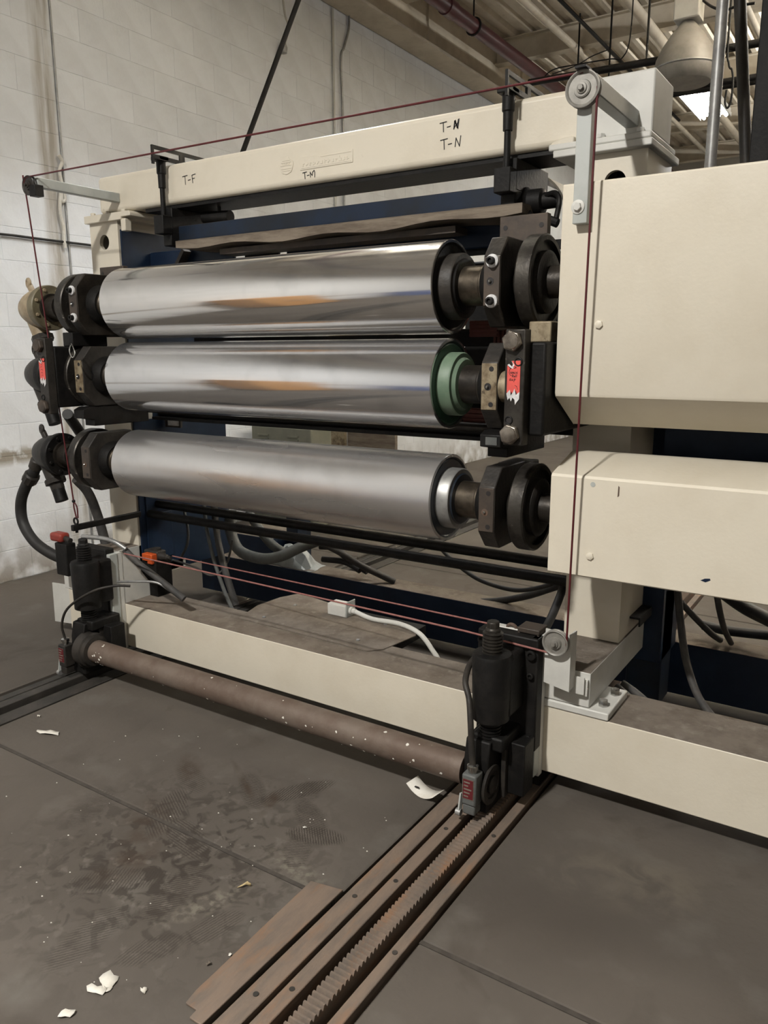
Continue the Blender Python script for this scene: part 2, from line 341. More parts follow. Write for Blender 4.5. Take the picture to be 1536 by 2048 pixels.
floor = struct(MB().box(-5.3, 9, -7, 18, -.40, -.16).build('floor', M_pit))
YJ = [-7, -4.775, -1.6, 1.575, 4.75, 7.925, 11.1, 14.275, 18]
g = .006
for (x0, x1) in ((-5.0, -3.345), (-3.035, -1.209), (-.918, 2.3), (2.3, 5.6), (5.6, 9)):
    for k in range(len(YJ)-1):
        MB().box(x0+(g if x0 > 2 else 0), x1-(g if x1 > 2 else 0), YJ[k]+g, YJ[k+1]-g, -.16, 0).build('concrete_slab', M_conc, floor, bevel=.006, seg=1)
# dirt packed into the slab joints
for (x0, x1) in ((-5.0, -3.345), (-3.035, -1.209), (-.918, 9)):
    for y in YJ[1:-1]: MB().box(x0, x1, y-.007, y+.007, -.16, -.0022).build('joint_filler', M_joint, floor)

# ---- left wall of painted blocks
WX = -5.0; CH = .2139; BL = .4278
wall = struct(MB().box(WX-.3, WX-.0025, -7, 18, -.16, 5.4).box(WX-.0025, WX, -7, 2.25, 0, 5.4).box(WX-.0025, WX, 12.3, 18, 0, 5.4).build('wall_left', [M_wallback, M_block]))
for p in wall.data.polygons:
    if p.index >= 6: p.material_index = 1
def blockmesh(L):
    g2 = .0013; c = .0018; mb = MB(); y0, y1, z0, z1 = -L/2+g2, L/2-g2, -CH/2+g2, CH/2-g2
    vs_ = [(-.0025, y0, z0), (-.0025, y1, z0), (-.0025, y1, z1), (-.0025, y0, z1), (-c, y0, z0), (-c, y1, z0), (-c, y1, z1), (-c, y0, z1), (0, y0+c, z0+c), (0, y1-c, z0+c), (0, y1-c, z1-c), (0, y0+c, z1-c)]
    mb.add(vs_, [(4, 5, 9, 8), (5, 6, 10, 9), (6, 7, 11, 10), (7, 4, 8, 11), (8, 9, 10, 11), (0, 1, 5, 4), (1, 2, 6, 5), (2, 3, 7, 6), (3, 0, 4, 7)])
    return mb
meshes = {}
blocks = []
for (ya, yb) in ((2.25, 3.602), (3.614, 12.3)):
    for r in range(24):
        z = CH*(r+.5); y = ya; first = True
        while y < yb-.02:
            L_ = BL/2 if (first and r % 2) else BL
            L_ = min(L_, yb-y); first = False
            blocks.append((y+L_/2, z, round(L_, 3))); y += L_
def vis(y, z):
    d = Vector((WX, y, z))-CAM; dz = d.dot(fw)
    if dz <= 0: return None
    return 768+FPX*d.dot(rt)/dz, 1024-FPX*d.dot(up)/dz
inn, outb = [], []
for b in blocks:
    p = vis(b[0], b[1])
    (inn if p and -60 < p[0] < 1120 and -60 < p[1] < 1180 else outb).append(b)
inn.sort(key=lambda b: (b[0]**2+(b[1]-1.55)**2))
rest = MB()
for i, (y, z, L_) in enumerate(inn+outb):
    if i < 295 and i < len(inn):
        if L_ not in meshes:
            o = blockmesh(L_).build('block', M_block, wall); meshes[L_] = o.data
        else:
            o = bpy.data.objects.new('block', meshes[L_]); C.objects.link(o); o.parent = wall
        o.location = (WX, y, z)
    else:
        mb = blockmesh(L_); rest.add([(v[0]+WX, v[1]+y, v[2]+z) for v in mb.v], mb.f)
ro = rest.build('block_field', M_block, wall); ro['kind'] = 'stuff'
struct(MB().box(9, 9.2, -7, 18, -.16, 5.4).build('wall_right', M_plain))
struct(MB().box(-5.3, 9.2, -7.2, -7, -.16, 5.4).build('wall_front', M_plain))
struct(MB().box(-5.3, 9.2, 18, 18.2, -.16, 5.4).build('wall_back', M_plain))

# ---- roof: ribbed steel deck, beams, wall girder
DZ = 5.35
prof = []; x = -5.3
while x < 9.2:
    prof += [(x, DZ), (x+.06, DZ), (x+.085, DZ+.05), (x+.175, DZ+.05)]; x += .2
prof += [(x, DZ), (x, DZ+.12), (-5.3, DZ+.12)]
ceil = MB()
n = len(prof)
ceil.prism(prof, 'Y', -7, 18)
ceil = struct(ceil.build('ceiling', M_deck, ang=20))
def ibeam(x0, x1, y, zb, zt, fwid=.14):
    mb = MB(); mb.box(x0, x1, y-fwid/2, y+fwid/2, zb, zb+.014).box(x0, x1, y-.006, y+.006, zb+.014, zt-.014).box(x0, x1, y-fwid/2, y+fwid/2, zt-.014, zt)
    return mb
for y in (-5.9, -3.65, -1.4, .85, 3.1, 5.35, 7.6, 9.85, 12.1, 14.35, 16.6):
    ibeam(-4.72, 9, y, 5.07, DZ-.002).build('roof_beam', M_beam, ceil)
mb = MB(); mb.box(-4.99, -4.68, -6.9, 17.9, 4.80, 4.83).box(-4.745, -4.725, -6.9, 17.9, 4.83, DZ-.002).box(-4.99, -4.68, -6.9, 17.9, DZ-.03, DZ-.003)
mb.build('wall_girder', M_beam, ceil)
for y in (5.9, 8.1, 10.6): MB().box(-4.725, -4.70, y, y+.012, 4.83, DZ-.03).build('girder_stiffener', M_beam, ceil)

# ---- lamps of the hall (hood, the light itself and a fill added for the roof)
for i, (p, watt, wup, size, tint) in enumerate(LAMPS):
    t = thing('high_bay_lamp', ['metal high bay lamp hanging over the open floor in front of the machine', 'metal high bay lamp hanging behind the near side of the machine', 'metal high bay lamp hanging at the far right behind the machine', 'metal high bay lamp hanging over the right front of the hall', 'metal high bay lamp hanging by the block wall above the far post'][i], 'lamp', (p[0], p[1], p[2]), 'lit high bay lamps')
    a = Vector(p)
    MB().lathe(a+Vector((0, 0, .02)), (0, 0, 1), [(-.03, size*.62), (.0, size*.62), (.12, size*.5), (.22, size*.25), (.24, .06), (.34, .06)], 32, capped=True).build('hood', M_lampdisc, t)
    MB().cyl(a+Vector((0, 0, .36)), (p[0], p[1], DZ), .008, n=8).build('stem', M_lampdisc, t)
    MB().lathe(a+Vector((0, 0, .40)), (0, 0, 1), [(0, size*.3), (.02, size*.45), (.05, size*.5)], 24).build('roof_fill_dish', M_lampdisc, t)  # dish made up to carry the added roof fill
    ul = bpy.data.lights.new('roof_fill_light', 'AREA'); ul.shape = 'DISK'; ul.size = size*.9; ul.energy = wup; ul.color = tint  # upward disc added to brighten the roof deck
    uo = bpy.data.objects.new('roof_fill_light', ul); C.objects.link(uo); uo.parent = t; uo.location = (0, 0, .46); uo.rotation_euler = (math.pi, 0, 0)
    if i == 4:      # deep reflector lamp placed to brighten the wall; the spot cone sets the cutoff
        ld = bpy.data.lights.new('lamp_light', 'SPOT'); ld.spot_size = R(116); ld.spot_blend = .42; ld.shadow_soft_size = size/2
    else:
        ld = bpy.data.lights.new('lamp_light', 'AREA'); ld.shape = 'DISK'; ld.size = size
    ld.energy = watt; ld.color = tint
    lo = bpy.data.objects.new('lamp_light', ld); C.objects.link(lo); lo.parent = t; lo.location = (0, 0, -.02)

# ================================================================== FLOOR RAILS
t = thing('rack_rail', 'rusty steel floor rail with a toothed rack running under the near jack', 'rail', (-1.06, 2.5, 0))
Y0, Y1 = -1.0, 8.0
MB().box(-1.1945, -1.137, Y0, Y1, -.15, .002).build('rail_strip', M_rail, t, bevel=.003)
MB().box(-1.121, -1.08, Y0, Y1, -.15, .003).build('rail_strip', M_rail, t, bevel=.003)
MB().box(-.968, -.935, Y0, Y1, -.15, .002).build('rail_strip', M_rail, t, bevel=.003)
mb = MB(); pitch = .0180; xr0, xr1 = -1.046, -.996
pts = []; y = Y0
while y < Y1-pitch:
    pts += [(y, .002), (y+.005, .014), (y+.011, .014), (y+.016, .002)]; y += pitch
pts += [(y, .004), (y, -.15), (Y0, -.15)]
mb.prism(pts, 'X', xr0, xr1); mb.build('toothed_rack', M_rail, t, ang=15)
for (x, y) in ((-1.10, 1.26), (-1.10, 1.74), (-1.10, 2.05), (-1.165, 1.2), (-1.165, 1.62), (-.951, 1.5), (-.951, 2.1), (-1.1, 1.02)):
    MB().cyl((x, y, .002), (x, y, .0042), .0075, n=12).build('countersunk_screw', M_raildk, t)
tag(MB().prism([(-1.310, 1.60), (-1.295, 1.125), (-1.288, 1.085), (-1.250, 1.085), (-1.248, 1.06), (-1.209, 1.06), (-1.2065, 1.62)], 'Z', 0.0005, .007).build('cover_plate', M_rail, bevel=.002), 'long rusty flat steel plate lying beside the toothed rail', 'steel plate')
tag(MB().prism([(-1.31, .6), (-1.29, 1.01), (-1.25, 1.035), (-1.25, .6)], 'Z', 0.0005, .007).build('cover_plate', M_rail, bevel=.002), 'short rusty plate end at the bottom edge of the picture', 'steel plate')
t = thing('floor_rail', 'dark floor rail running under the far jack by the block wall', 'rail', (-3.2, 2.5, 0))
MB().box(-3.30, -3.255, Y0, Y1, -.15, .004).build('rail_strip', M_raildk, t, bevel=.003)
MB().box(-3.246, -3.19, Y0, Y1, -.15, .004).build('rail_strip', M_raildk, t, bevel=.003)
MB().box(-3.155, -3.07, Y0, Y1, -.15, -.012).build('rail_strip', M_raildk, t, bevel=.003)

# ================================================================== MACHINE FRAME
YF, YB = 2.77, 3.08
fr = thing('roll_stand_frame', 'cream painted steel frame of the roll stand with header beam and two posts', 'machine frame', (-2.21, 2.9, 0))
mb = MB(); mb.box(-3.62, -1.08, 2.44, 2.68, .08, .305, 0, 1); mb.build('base_beam', [M_cream, M_dust], fr, bevel=.004)
mb = MB(); mb.box(-1.08, 1.6, 2.44, 2.70, .08, .33, 0, 1); mb.build('base_beam', [M_cream, M_dust], fr, bevel=.004)
for x in (-3.55, -1.0): MB().box(x-.06, x+.06, 2.46, 2.66, 0.004, .08).build('base_foot', M_black, fr)
def plate_hole(x0, x1, z0, z1, cx, cz, r, y0, y1, nseg=48):
    """box with a round hole through it along Y"""
    mb = MB(); ring = []; rect = []
    for i in range(nseg):
        a = 2*math.pi*i/nseg; c, s = math.cos(a), math.sin(a)
        ring.append((cx+r*c, cz+r*s))
        k = min((((x1-cx) if c > 0 else (x0-cx))/c) if abs(c) > 1e-6 else 9, (((z1-cz) if s > 0 else (z0-cz))/s) if abs(s) > 1e-6 else 9)
        rect.append((cx+k*c, cz+k*s))
    for q in ((x0, z0), (x1, z0), (x1, z1), (x0, z1)):   # snap nearest to corners
        j = min(range(nseg), key=lambda i: (rect[i][0]-q[0])**2+(rect[i][1]-q[1])**2); rect[j] = q
    V_ = [(p[0], y0, p[1]) for p in ring]+[(p[0], y0, p[1]) for p in rect]+[(p[0], y1, p[1]) for p in ring]+[(p[0], y1, p[1]) for p in rect]
    F_ = []
    for i in range(nseg):
        j = (i+1) % nseg; n_ = nseg
        F_ += [(i, j, n_+j, n_+i), (2*n_+j, 2*n_+i, 3*n_+i, 3*n_+j), (j, i, 2*n_+i, 2*n_+j), (n_+i, n_+j, 3*n_+j, 3*n_+i)]
    return mb.add(V_, F_)
def post(x0, x1, z0, hz, xo):
    cx = (x0+x1)/2+xo
    plate_hole(x0, x1, hz-.12, 2.20, cx, hz, .037, YF, YF+.02).build('post_front_plate', M_cream, fr)
    MB().box(x0, x1, YF, YF+.02, z0, hz-.12).build('post_front_plate', M_cream, fr)
    MB().box(x0, x0+.02, YF+.02, YB, z0, 2.20).build('post_side_plate', M_cream, fr)
    MB().box(x1-.02, x1, YF+.02, YB, z0, 2.20).build('post_side_plate', M_cream, fr)
    MB().box(x0+.02, x1-.02, YB-.02, YB, z0, 2.20).build('post_back_plate', M_navy, fr)
post(-3.65, -3.43, .305, at(207, 485, Y=YF).z, 0)
post(-.985, -.775, .48, at(207, 485, Y=YF).z, 0)
# navy inner faces of the far post
MB().box(-3.4295, -3.418, YF+.012, 3.12, .36, 2.16).build('inner_face_plate', M_navy, fr)
MB().box(-3.418, -3.412, YF+.05, 3.0, .40, .66).build('inner_cover_plate', M_navy, fr, bevel=.002)
MB().box(-3.418, -3.412, YF+.05, 3.0, .67, 1.1).build('inner_cover_plate', M_navy, fr, bevel=.002)
MB().box(-3.43, -3.30, YF+.01, YF+.04, 1.20, 1.36).build('guide_tab', M_white, fr, bevel=.003)
# caps between posts and header
MB().prism([(-3.66, 2.20), (-3.66, 2.238), (-3.31, 2.238), (-3.30, 2.225), (-3.30, 2.213), (-3.37, 2.213), (-3.37, 2.20)], 'Y', 2.745, 3.10).build('post_cap', M_cream, fr, bevel=.003)
MB().box(-3.38, -3.345, 2.75, 2.79, 2.145, 2.205).build('cap_lug', M_cream, fr, bevel=.004)
MB().box(-1.09, -.755, 2.735, 3.10, 2.198, 2.222).build('post_cap', M_white, fr, bevel=.004)
MB().box(-1.11, -.76, 2.74, 3.06, 2.222, 2.245).build('post_cap', M_white, fr, bevel=.006)
MB().box(-3.24, -1.115, 2.795, 2.99, 2.226, 2.2425).build('header_underside_shade', M_black, fr)  # thin black strip standing for the shade under the header beam
mb = MB(); mb.box(-3.565, -.97, YF, 3.0, 2.243, 2.422); mb.build('header_beam', M_cream, fr, bevel=.022, seg=4)
MB().box(-.985, -.765, YF-.003, 3.0, 2.245, 2.437).build('header_end_box', M_white, fr, bevel=.006)
for (x, z) in ((-3.60, 2.238), (-3.48, 2.238), (-3.36, 2.238)):
    MB().hexn((x, 2.758, z), (0, 0, 1), .013, .012).build('cap_bolt', M_cream, fr)
for (x, y) in ((-.93, 2.755), (-.80, 2.755)):
    MB().hexn((x, y, 2.245), (0, 0, 1), .014, .013).build('cap_bolt', M_white, fr)
MB().prism([(-1.11, 2.225), (-1.10, 2.25), (-1.06, 2.262), (-1.02, 2.262), (-1.02, 2.225)], 'Y', 2.742, 2.768).build('weld_tab', M_cream, fr, bevel=.005)
# near foot
mb = MB(); mb.box(-.945, -.768, 2.44, 3.10, .36, .485, 0, 1); mb.build('post_foot', [M_white, M_dust], fr, bevel=.003)
MB().box(-.975, -.70, 2.435, 2.66, .33, .358).build('foot_plate', M_white, fr, bevel=.005)
for (x, y) in ((-.735, 2.49), (-.728, 2.60)):
    MB().hexn((x, y, .358), (0, 0, 1), .017, .022).build('anchor_bolt', M_bright, fr)
MB().box(-.826, -.772, 2.425, 2.44, .405, .463).build('bolt_pad', M_white, fr, bevel=.002)
MB().hexn((-.80, 2.425, .434), (0, -1, 0), .013, .010).build('pad_bolt', M_white, fr)
# far foot
mb = MB(); mb.box(-3.65, -3.43, 2.44, 3.10, .305, .50, 0, 1); mb.build('post_foot', [M_white, M_dust], fr, bevel=.003)
# jack mounting plates and gusset
MB().box(-3.40, -3.155, 2.408, 2.44, .07, .575).build('jack_mount_plate', M_white, fr, bevel=.003)
MB().box(-3.175, -3.150, 2.36, 2.408, .07, .575).build('mount_rib', M_greypaint, fr, bevel=.003)
MB().prism([(2.44, .306), (2.44, .575), (2.46, .575), (2.64, .325), (2.64, .306)], 'X', -3.172, -3.158).build('gusset', M_white, fr)
MB().box(-1.13, -.925, 2.408, 2.44, .07, .60).build('jack_mount_plate', M_white, fr, bevel=.003)
MB().box(-.950, -.925, 2.36, 2.408, .09, .60).build('mount_rib', M_greypaint, fr, bevel=.003)
# raised emblem and name plaque, painted over
mb = MB(); o_ = at(573, 332, Y=YF); ring = []
for i in range(40):
    a = 2*math.pi*i/40; r = .033*(1+.05*math.sin(5*a)+(.12 if i in (8, 9, 10) else 0)+(.1 if i in (29, 30, 31) else 0)); ring.append((o_.x+r*1.15*math.cos(a), o_.z+r*math.sin(a)))
mb.prism(ring, 'Y', YF-.0028, YF+.002); mb.build('raised_emblem', M_cream, fr, bevel=.001)
mb = MB()
for k, (z0, wl) in enumerate(((-.02, .022), (-.012, .028), (.001, .03), (.013, .027), (.021, .02))): mb.box(o_.x-wl, o_.x+wl, YF-.0042, YF-.002, o_.z+z0-.0012, o_.z+z0+.0012)
for k in range(5): mb.box(o_.x-.02+k*.009, o_.x-.016+k*.009, YF-.0042, YF-.002, o_.z+.004, o_.z+.010)
mb.build('emblem_relief', M_cream, fr)
a_, b_ = at(601, 343, Y=YF), at(706, 306, Y=YF)
zc = (at(601, 328, Y=YF).z+at(706, 312, Y=YF).z)/2
mb = MB(); mb.box(a_.x, b_.x, YF-.0028, YF+.002, zc-.025, zc+.025); mb.build('raised_plaque', M_cream, fr, bevel=.0015)
mb = MB()
for (u0, u1, v0, v1) in ((.03, .97, -.019, -.0175), (.4, .97, .0155, .017)): mb.box(a_.x+(b_.x-a_.x)*u0, a_.x+(b_.x-a_.x)*u1, YF-.004, YF-.002, zc+v0, zc+v1)
rs = random.Random(3)
for k in range(13):
    u = a_.x+(b_.x-a_.x)*(.05+.07*k); hgt = rs.choice((.012, .014, .02))
    mb.box(u, u+.004, YF-.0042, YF-.002, zc-.012, zc-.012+hgt); mb.box(u+.004, u+.011, YF-.0042, YF-.002, zc-.012+rs.choice((0, .005, .009)), zc-.009+rs.choice((0, .005, .009)))
mb.build('plaque_relief', M_cream, fr)
# pen marks on the header
def pen(name, px, py, sc, lines, wd=.0035, yy=YF):
    o = at(px, py, Y=yy)
    MB().strokes(o, (sc, 0, 0), (0, 0, sc), lines, wd, (0, -1, 0), .0012).build(name, M_ink, fr)
T_ = [[(0, 1), (.9, 1.08)], [(.45, 1.02), (.5, 0)]]; DASH = [[(1.0, .45), (1.45, .5)]]
F_ = [[(1.85, .05), (1.75, 1)], [(1.75, 1), (2.4, 1.08)], [(1.78, .55), (2.2, .6)]]
Mm = [[(1.75, .1), (1.7, .95), (2.0, .5), (2.15, .35), (2.25, .9), (2.6, 1.15), (2.75, .8), (2.7, 0)]]
N_ = [[(1.9, .1), (2.0, 1), (2.45, .1), (2.6, 1.15)]]
N2 = N_+[[(1.95, .15), (2.1, 1.05), (2.35, .2), (2.5, 1.1)], [(2.0, .3), (2.5, .8)]]
pen('handwriting', 366, 370, .036, T_+DASH+F_)
pen('handwriting', 606, 358, .0235, T_+DASH+Mm)
pen('handwriting', 880, 265, .031, T_+DASH+N2)
pen('handwriting', 881, 300, .033, T_+DASH+N_)
pen('handwriting', 1183, 206, .023, [[(0, 0), (.5, 1.2)], [(.5, 1.2), (.4, .2), (.9, 1.3)], [(1.5, 1.1), (1.1, .9), (1.0, .2), (1.6, .3)], [(1.05, .6), (1.5, .7)], [(1.8, .2), (2.3, 1.2), (2.5, .3)], [(1.9, .6), (2.5, .6)], [(2.8, .2), (2.9, 1.0), (3.2, .9), (2.9, .6), (3.2, .2)]], .0028, YF-.003)

# navy rear half of the machine behind the posts
rf = thing('rear_frame', 'dark navy rear frame of the machine behind the chrome rolls', 'machine frame', (-2.21, 3.3, 0))
mb = MB(); mb.box(-3.62, 1.6, 3.40, 3.56, .06, .30, 0, 1); mb.build('rear_beam', [M_navy, M_dust], rf, bevel=.004)
MB().box(-.86, -.70, 3.11, 3.38, .30, 2.15).build('rear_post', M_navy, rf, bevel=.004)
MB().prism([(3.38, .9), (3.60, .9), (3.60, .72), (3.38, .40)], 'X', -.84, -.72).build('rear_gusset', M_navylt, rf)
MB().box(-1.62, -1.06, 3.12, 3.16, 1.24, 1.92).build('drive_housing', M_black, rf, bevel=.01)
MB().box(-.84, -.70, 3.14, 3.30, .10, .6).build('rear_foot', M_navylt, rf, bevel=.004)
MB().box(-3.62, -3.45, 3.12, 3.50, .30, 2.15).build('rear_post', M_navy, rf, bevel=.004)
MB().box(-.69, 1.6, 2.90, 2.93, .93, 2.0).build('gear_case_panel', M_navy, rf)
MB().box(-.69, 1.6, 2.93, 3.4, 1.2, 1.95).build('gear_case', M_navy, rf)
MB().box(-3.42, -.95, 3.02, 3.10, 1.215, 1.29).build('rear_cross_tube', M_black, rf, bevel=.006)
for (xa, xb, mm) in ((-3.415, -2.81, M_navy), (-2.74, -2.525, M_black), (-2.475, -1.23, M_navy)):
    MB().box(xa, xb, 2.955, 2.975, 1.95, 2.062).build('rear_cross_tube', mm, rf, bevel=.006)
MB().box(-3.415, -1.05, 2.99, 3.01, 1.93, 1.965).build('rear_cross_tube', M_black, rf)
MB().box(-3.02, -1.15, 2.86, 2.92, 1.565, 1.635).build('rear_cross_tube', M_black, rf, bevel=.01)
for xx in (-3.02, -1.19): MB().box(xx, xx+.04, 2.92, 3.12, 1.575, 1.625).build('tube_bracket', M_black, rf)
mb = MB(); mb.box(-3.9, -3.46, 3.9, 4.25, .06, .30, 0, 1); mb.build('rear_box', [M_navy, M_dust], rf, bevel=.004)
MB().box(-3.46, -3.36, 4.05, 4.20, .06, .62).build('rear_bracket', M_navylt, rf, bevel=.005)

# ================================================================== CHROME ROLLS
CX, RY, RR, HL = -2.21, 2.51, .160, .862
RZ = (1.767, 1.4325, 1.0185)
def sx(s, d): return CX+s*d           # s=+1 near side, -1 far side; d = distance from roll centre
rolls = []
for i, (z, rm, em, hm, lab) in enumerate((
        (RZ[0], M_chrome, M_black, M_castdk, 'polished chrome roll with black end disc, topmost of the three'),
        (RZ[1], M_chrome2, M_green, M_greenlt, 'chrome roll with green painted end and hub, middle of the three'),
        (RZ[2], M_satin, M_navyend, M_galv, 'satin chrome roll with dark navy end disc, lowest of the three'))):
    t = thing('chrome_roll', lab, 'roller', (CX, RY, z), 'chrome rolls'); rolls.append(t)
    c = Vector((CX, RY, z))
    MB().lathe(c, (1, 0, 0), [(-HL+.012, RR-.014), (-HL, RR-.010), (-HL, RR-.002), (-HL+.002, RR), (HL-.002, RR), (HL, RR-.002), (HL, RR-.010), (HL-.012, RR-.014)], 128, capped=False).build('roll_shell', rm, t, ang=30)
    for s in (1, -1):
        p = Vector((sx(s, 0), RY, z)); d = (s, 0, 0)
        MB().lathe(p, d, [(HL-.05, RR-.013), (HL-.010, RR-.013), (HL-.004, RR-.02), (HL-.004, .05)], 64, capped=True).build('end_disc', em, t)
        MB().lathe(p, d, [(HL-.02, .112), (HL+.040, .112), (HL+.046, .108), (HL+.046, .06)], 56, capped=True).build('hub_ring', hm, t)
        if i == 1: MB().lathe(p, d, [(HL+.040, .098), (HL+.058, .086), (HL+.060, .06)], 48).build('hub_shoulder', M_greenlt, t)
        else: MB().lathe(p, d, [(HL+.04, .098), (HL+.052, .090), (HL+.052, .06)], 48).build('hub_shoulder', em, t)
        MB().lathe(p, d, [(HL, .067), (HL+.125, .067), (HL+.128, .070), (HL+.19, .070)], 48).build('journal', M_journal if i != 1 else M_dark, t)
        # coupling beyond the bearing block
        MB().lathe(p, d, [(1.11, .055), (1.15, .085), (1.155, .148), (1.160, .152), (1.205, .152), (1.210, .146), (1.210, .132), (1.195, .130), (1.195, .09)], 64).build('coupling_disc', M_rim, t)
        MB().lathe(p, d, [(1.18, .10), (1.215, .10), (1.222, .088), (1.222, .06)], 40).build('coupling_hub', M_castdk, t)
        MB().lathe(p, d, [(1.20, .052), (1.38, .052)], 32).build('shaft', M_dark if i != 1 else M_rust, t)
# red rust on the middle near shaft is the bare stub running into the guard

# ================================================================== BEARING BLOCKS
OCT = [(-.14, -.078), (-.14, .078), (-.085, .142), (.12, .142), (.12, -.142), (-.085, -.142)]
def block(i, s, lab):
    z = RZ[i]; d0, d1 = 1.045, 1.105
    t = thing('bearing_block', lab, 'bearing block', (sx(s, 1.075), RY, z-.142), 'bearing blocks')
    a, b = sorted((sx(s, d0), sx(s, d1)))
    MB().prism([(RY+y, z+q) for y, q in OCT], 'X', a, b).build('block_body', M_castdk if i != 0 else M_dark, t, bevel=.004)
    MB().box(a+.002, b-.002, RY-.143, RY-.138, z-.076, z+.076).build('front_face_pad', (M_brown, M_worn, M_brown)[i], t, bevel=.002)
    MB().lathe((sx(s, 0), RY, z), (s, 0, 0), [(1.0, .078), (1.035, .095), (1.05, .095)], 40).build('seal_ring', M_black, t)
    MB().box(min(sx(s, 1.0), sx(s, 1.10)), max(sx(s, 1.0), sx(s, 1.10)), RY+.10, YF-.002, z-.13, z+.13).build('slide_body', M_black, t, bevel=.006)
    xm = (a+b)/2
    if i == 0:
        for dz in (.062, -.062):
            MB().lathe((xm+.004, RY-.143, z+dz), (0, -1, 0), [(0, .021), (.008, .021), (.010, .018)], 28).build('washer', M_paperw, t)
            MB().lathe((xm+.004, RY-.153, z+dz), (0, -1, 0), [(0, .0125), (.016, .0125), (.017, .011), (.017, .007), (.010, .006)], 20).build('socket_screw', M_black, t)
    else:
        for dz in (.058, -.058): MB().lathe((xm+.008, RY-.1432, z+dz), (0, -1, 0), [(0, .0085), (.0006, .0085), (.0006, .003)], 16).build('tapped_hole', M_ink, t)
    MB().lathe((xm-.004, RY-.1432, z-(.0 if i < 2 else .008)), (0, -1, 0), [(0, .0125), (.0006, .0125)], 18).build('port_hole', M_rust if i == 2 else M_ink, t)
    MB().lathe((xm-.004, RY-.144, z-(.0 if i < 2 else .008)), (0, -1, 0), [(0, .005), (.006, .005), (.009, .002)], 12).build('grease_nipple', M_bright, t)
    return t
near, far = 'near', 'far'
block(0, 1, 'dark bearing block with two white washers at the near end of the top roll')
block(1, 1, 'bearing block with yellowed front face at the near end of the middle roll')
block(2, 1, 'bearing block with rusty grease port at the near end of the bottom roll')
block(0, -1, 'dark bearing block with white washers at the far end of the top roll')
block(1, -1, 'bearing block at the far end of the middle roll beside the tagged plate')
block(2, -1, 'bearing block at the far end of the bottom roll near the block wall')
for s, lab in ((1, 'brown steel slide plate with two holes above the near top bearing'), (-1, 'small brown steel slide plate above the far top bearing')):
    x0, x1 = sorted((sx(s, .99), sx(s, 1.165)))
    t = thing('slide_plate', lab, 'steel plate', ((x0+x1)/2, 2.61, 1.62))
    MB().box(x0, x1, 2.60, 2.63, 1.62, 2.0 if s > 0 else 1.955).build('plate', M_brown, t, bevel=.003)
    for x in (x0+.022, x1-.022): MB().lathe((x, 2.5995, 1.962 if s > 0 else 1.925), (0, -1, 0), [(0, .0085), (.0006, .0085)], 14).build('bolt_hole', M_ink, t)
# pale bushing and bracket under the middle near block
t = thing('bushing', 'pale worn bushing between the middle bearing block and the tagged plate', 'bushing', (-1.07, 2.42, 1.43))
MB().cyl((-1.104, 2.42, 1.432), (-1.035, 2.42, 1.432), .052, n=32).build('sleeve', M_worn, t)
for s, lab in ((1, 'dark bracket with a small pale label under the near middle bearing block'), (-1, 'dark bracket under the far middle bearing block')):
    x0, x1 = sorted((sx(s, 1.05), sx(s, 1.125)))
    t = thing('support_bracket', lab, 'bracket', ((x0+x1)/2, 2.42, 1.20))
    MB().prism([(2.39, 1.288), (2.36, 1.275), (2.36, 1.235), (2.42, 1.225), (2.42, 1.195), (2.75, 1.195), (2.75, 1.288)], 'X', x0, x1).build('bracket_body', M_black, t, bevel=.003)
    if s > 0: MB().box(x0+.022, x1-.012, 2.3575, 2.3605, 1.242, 1.268).build('label_plate', M_hose, t)

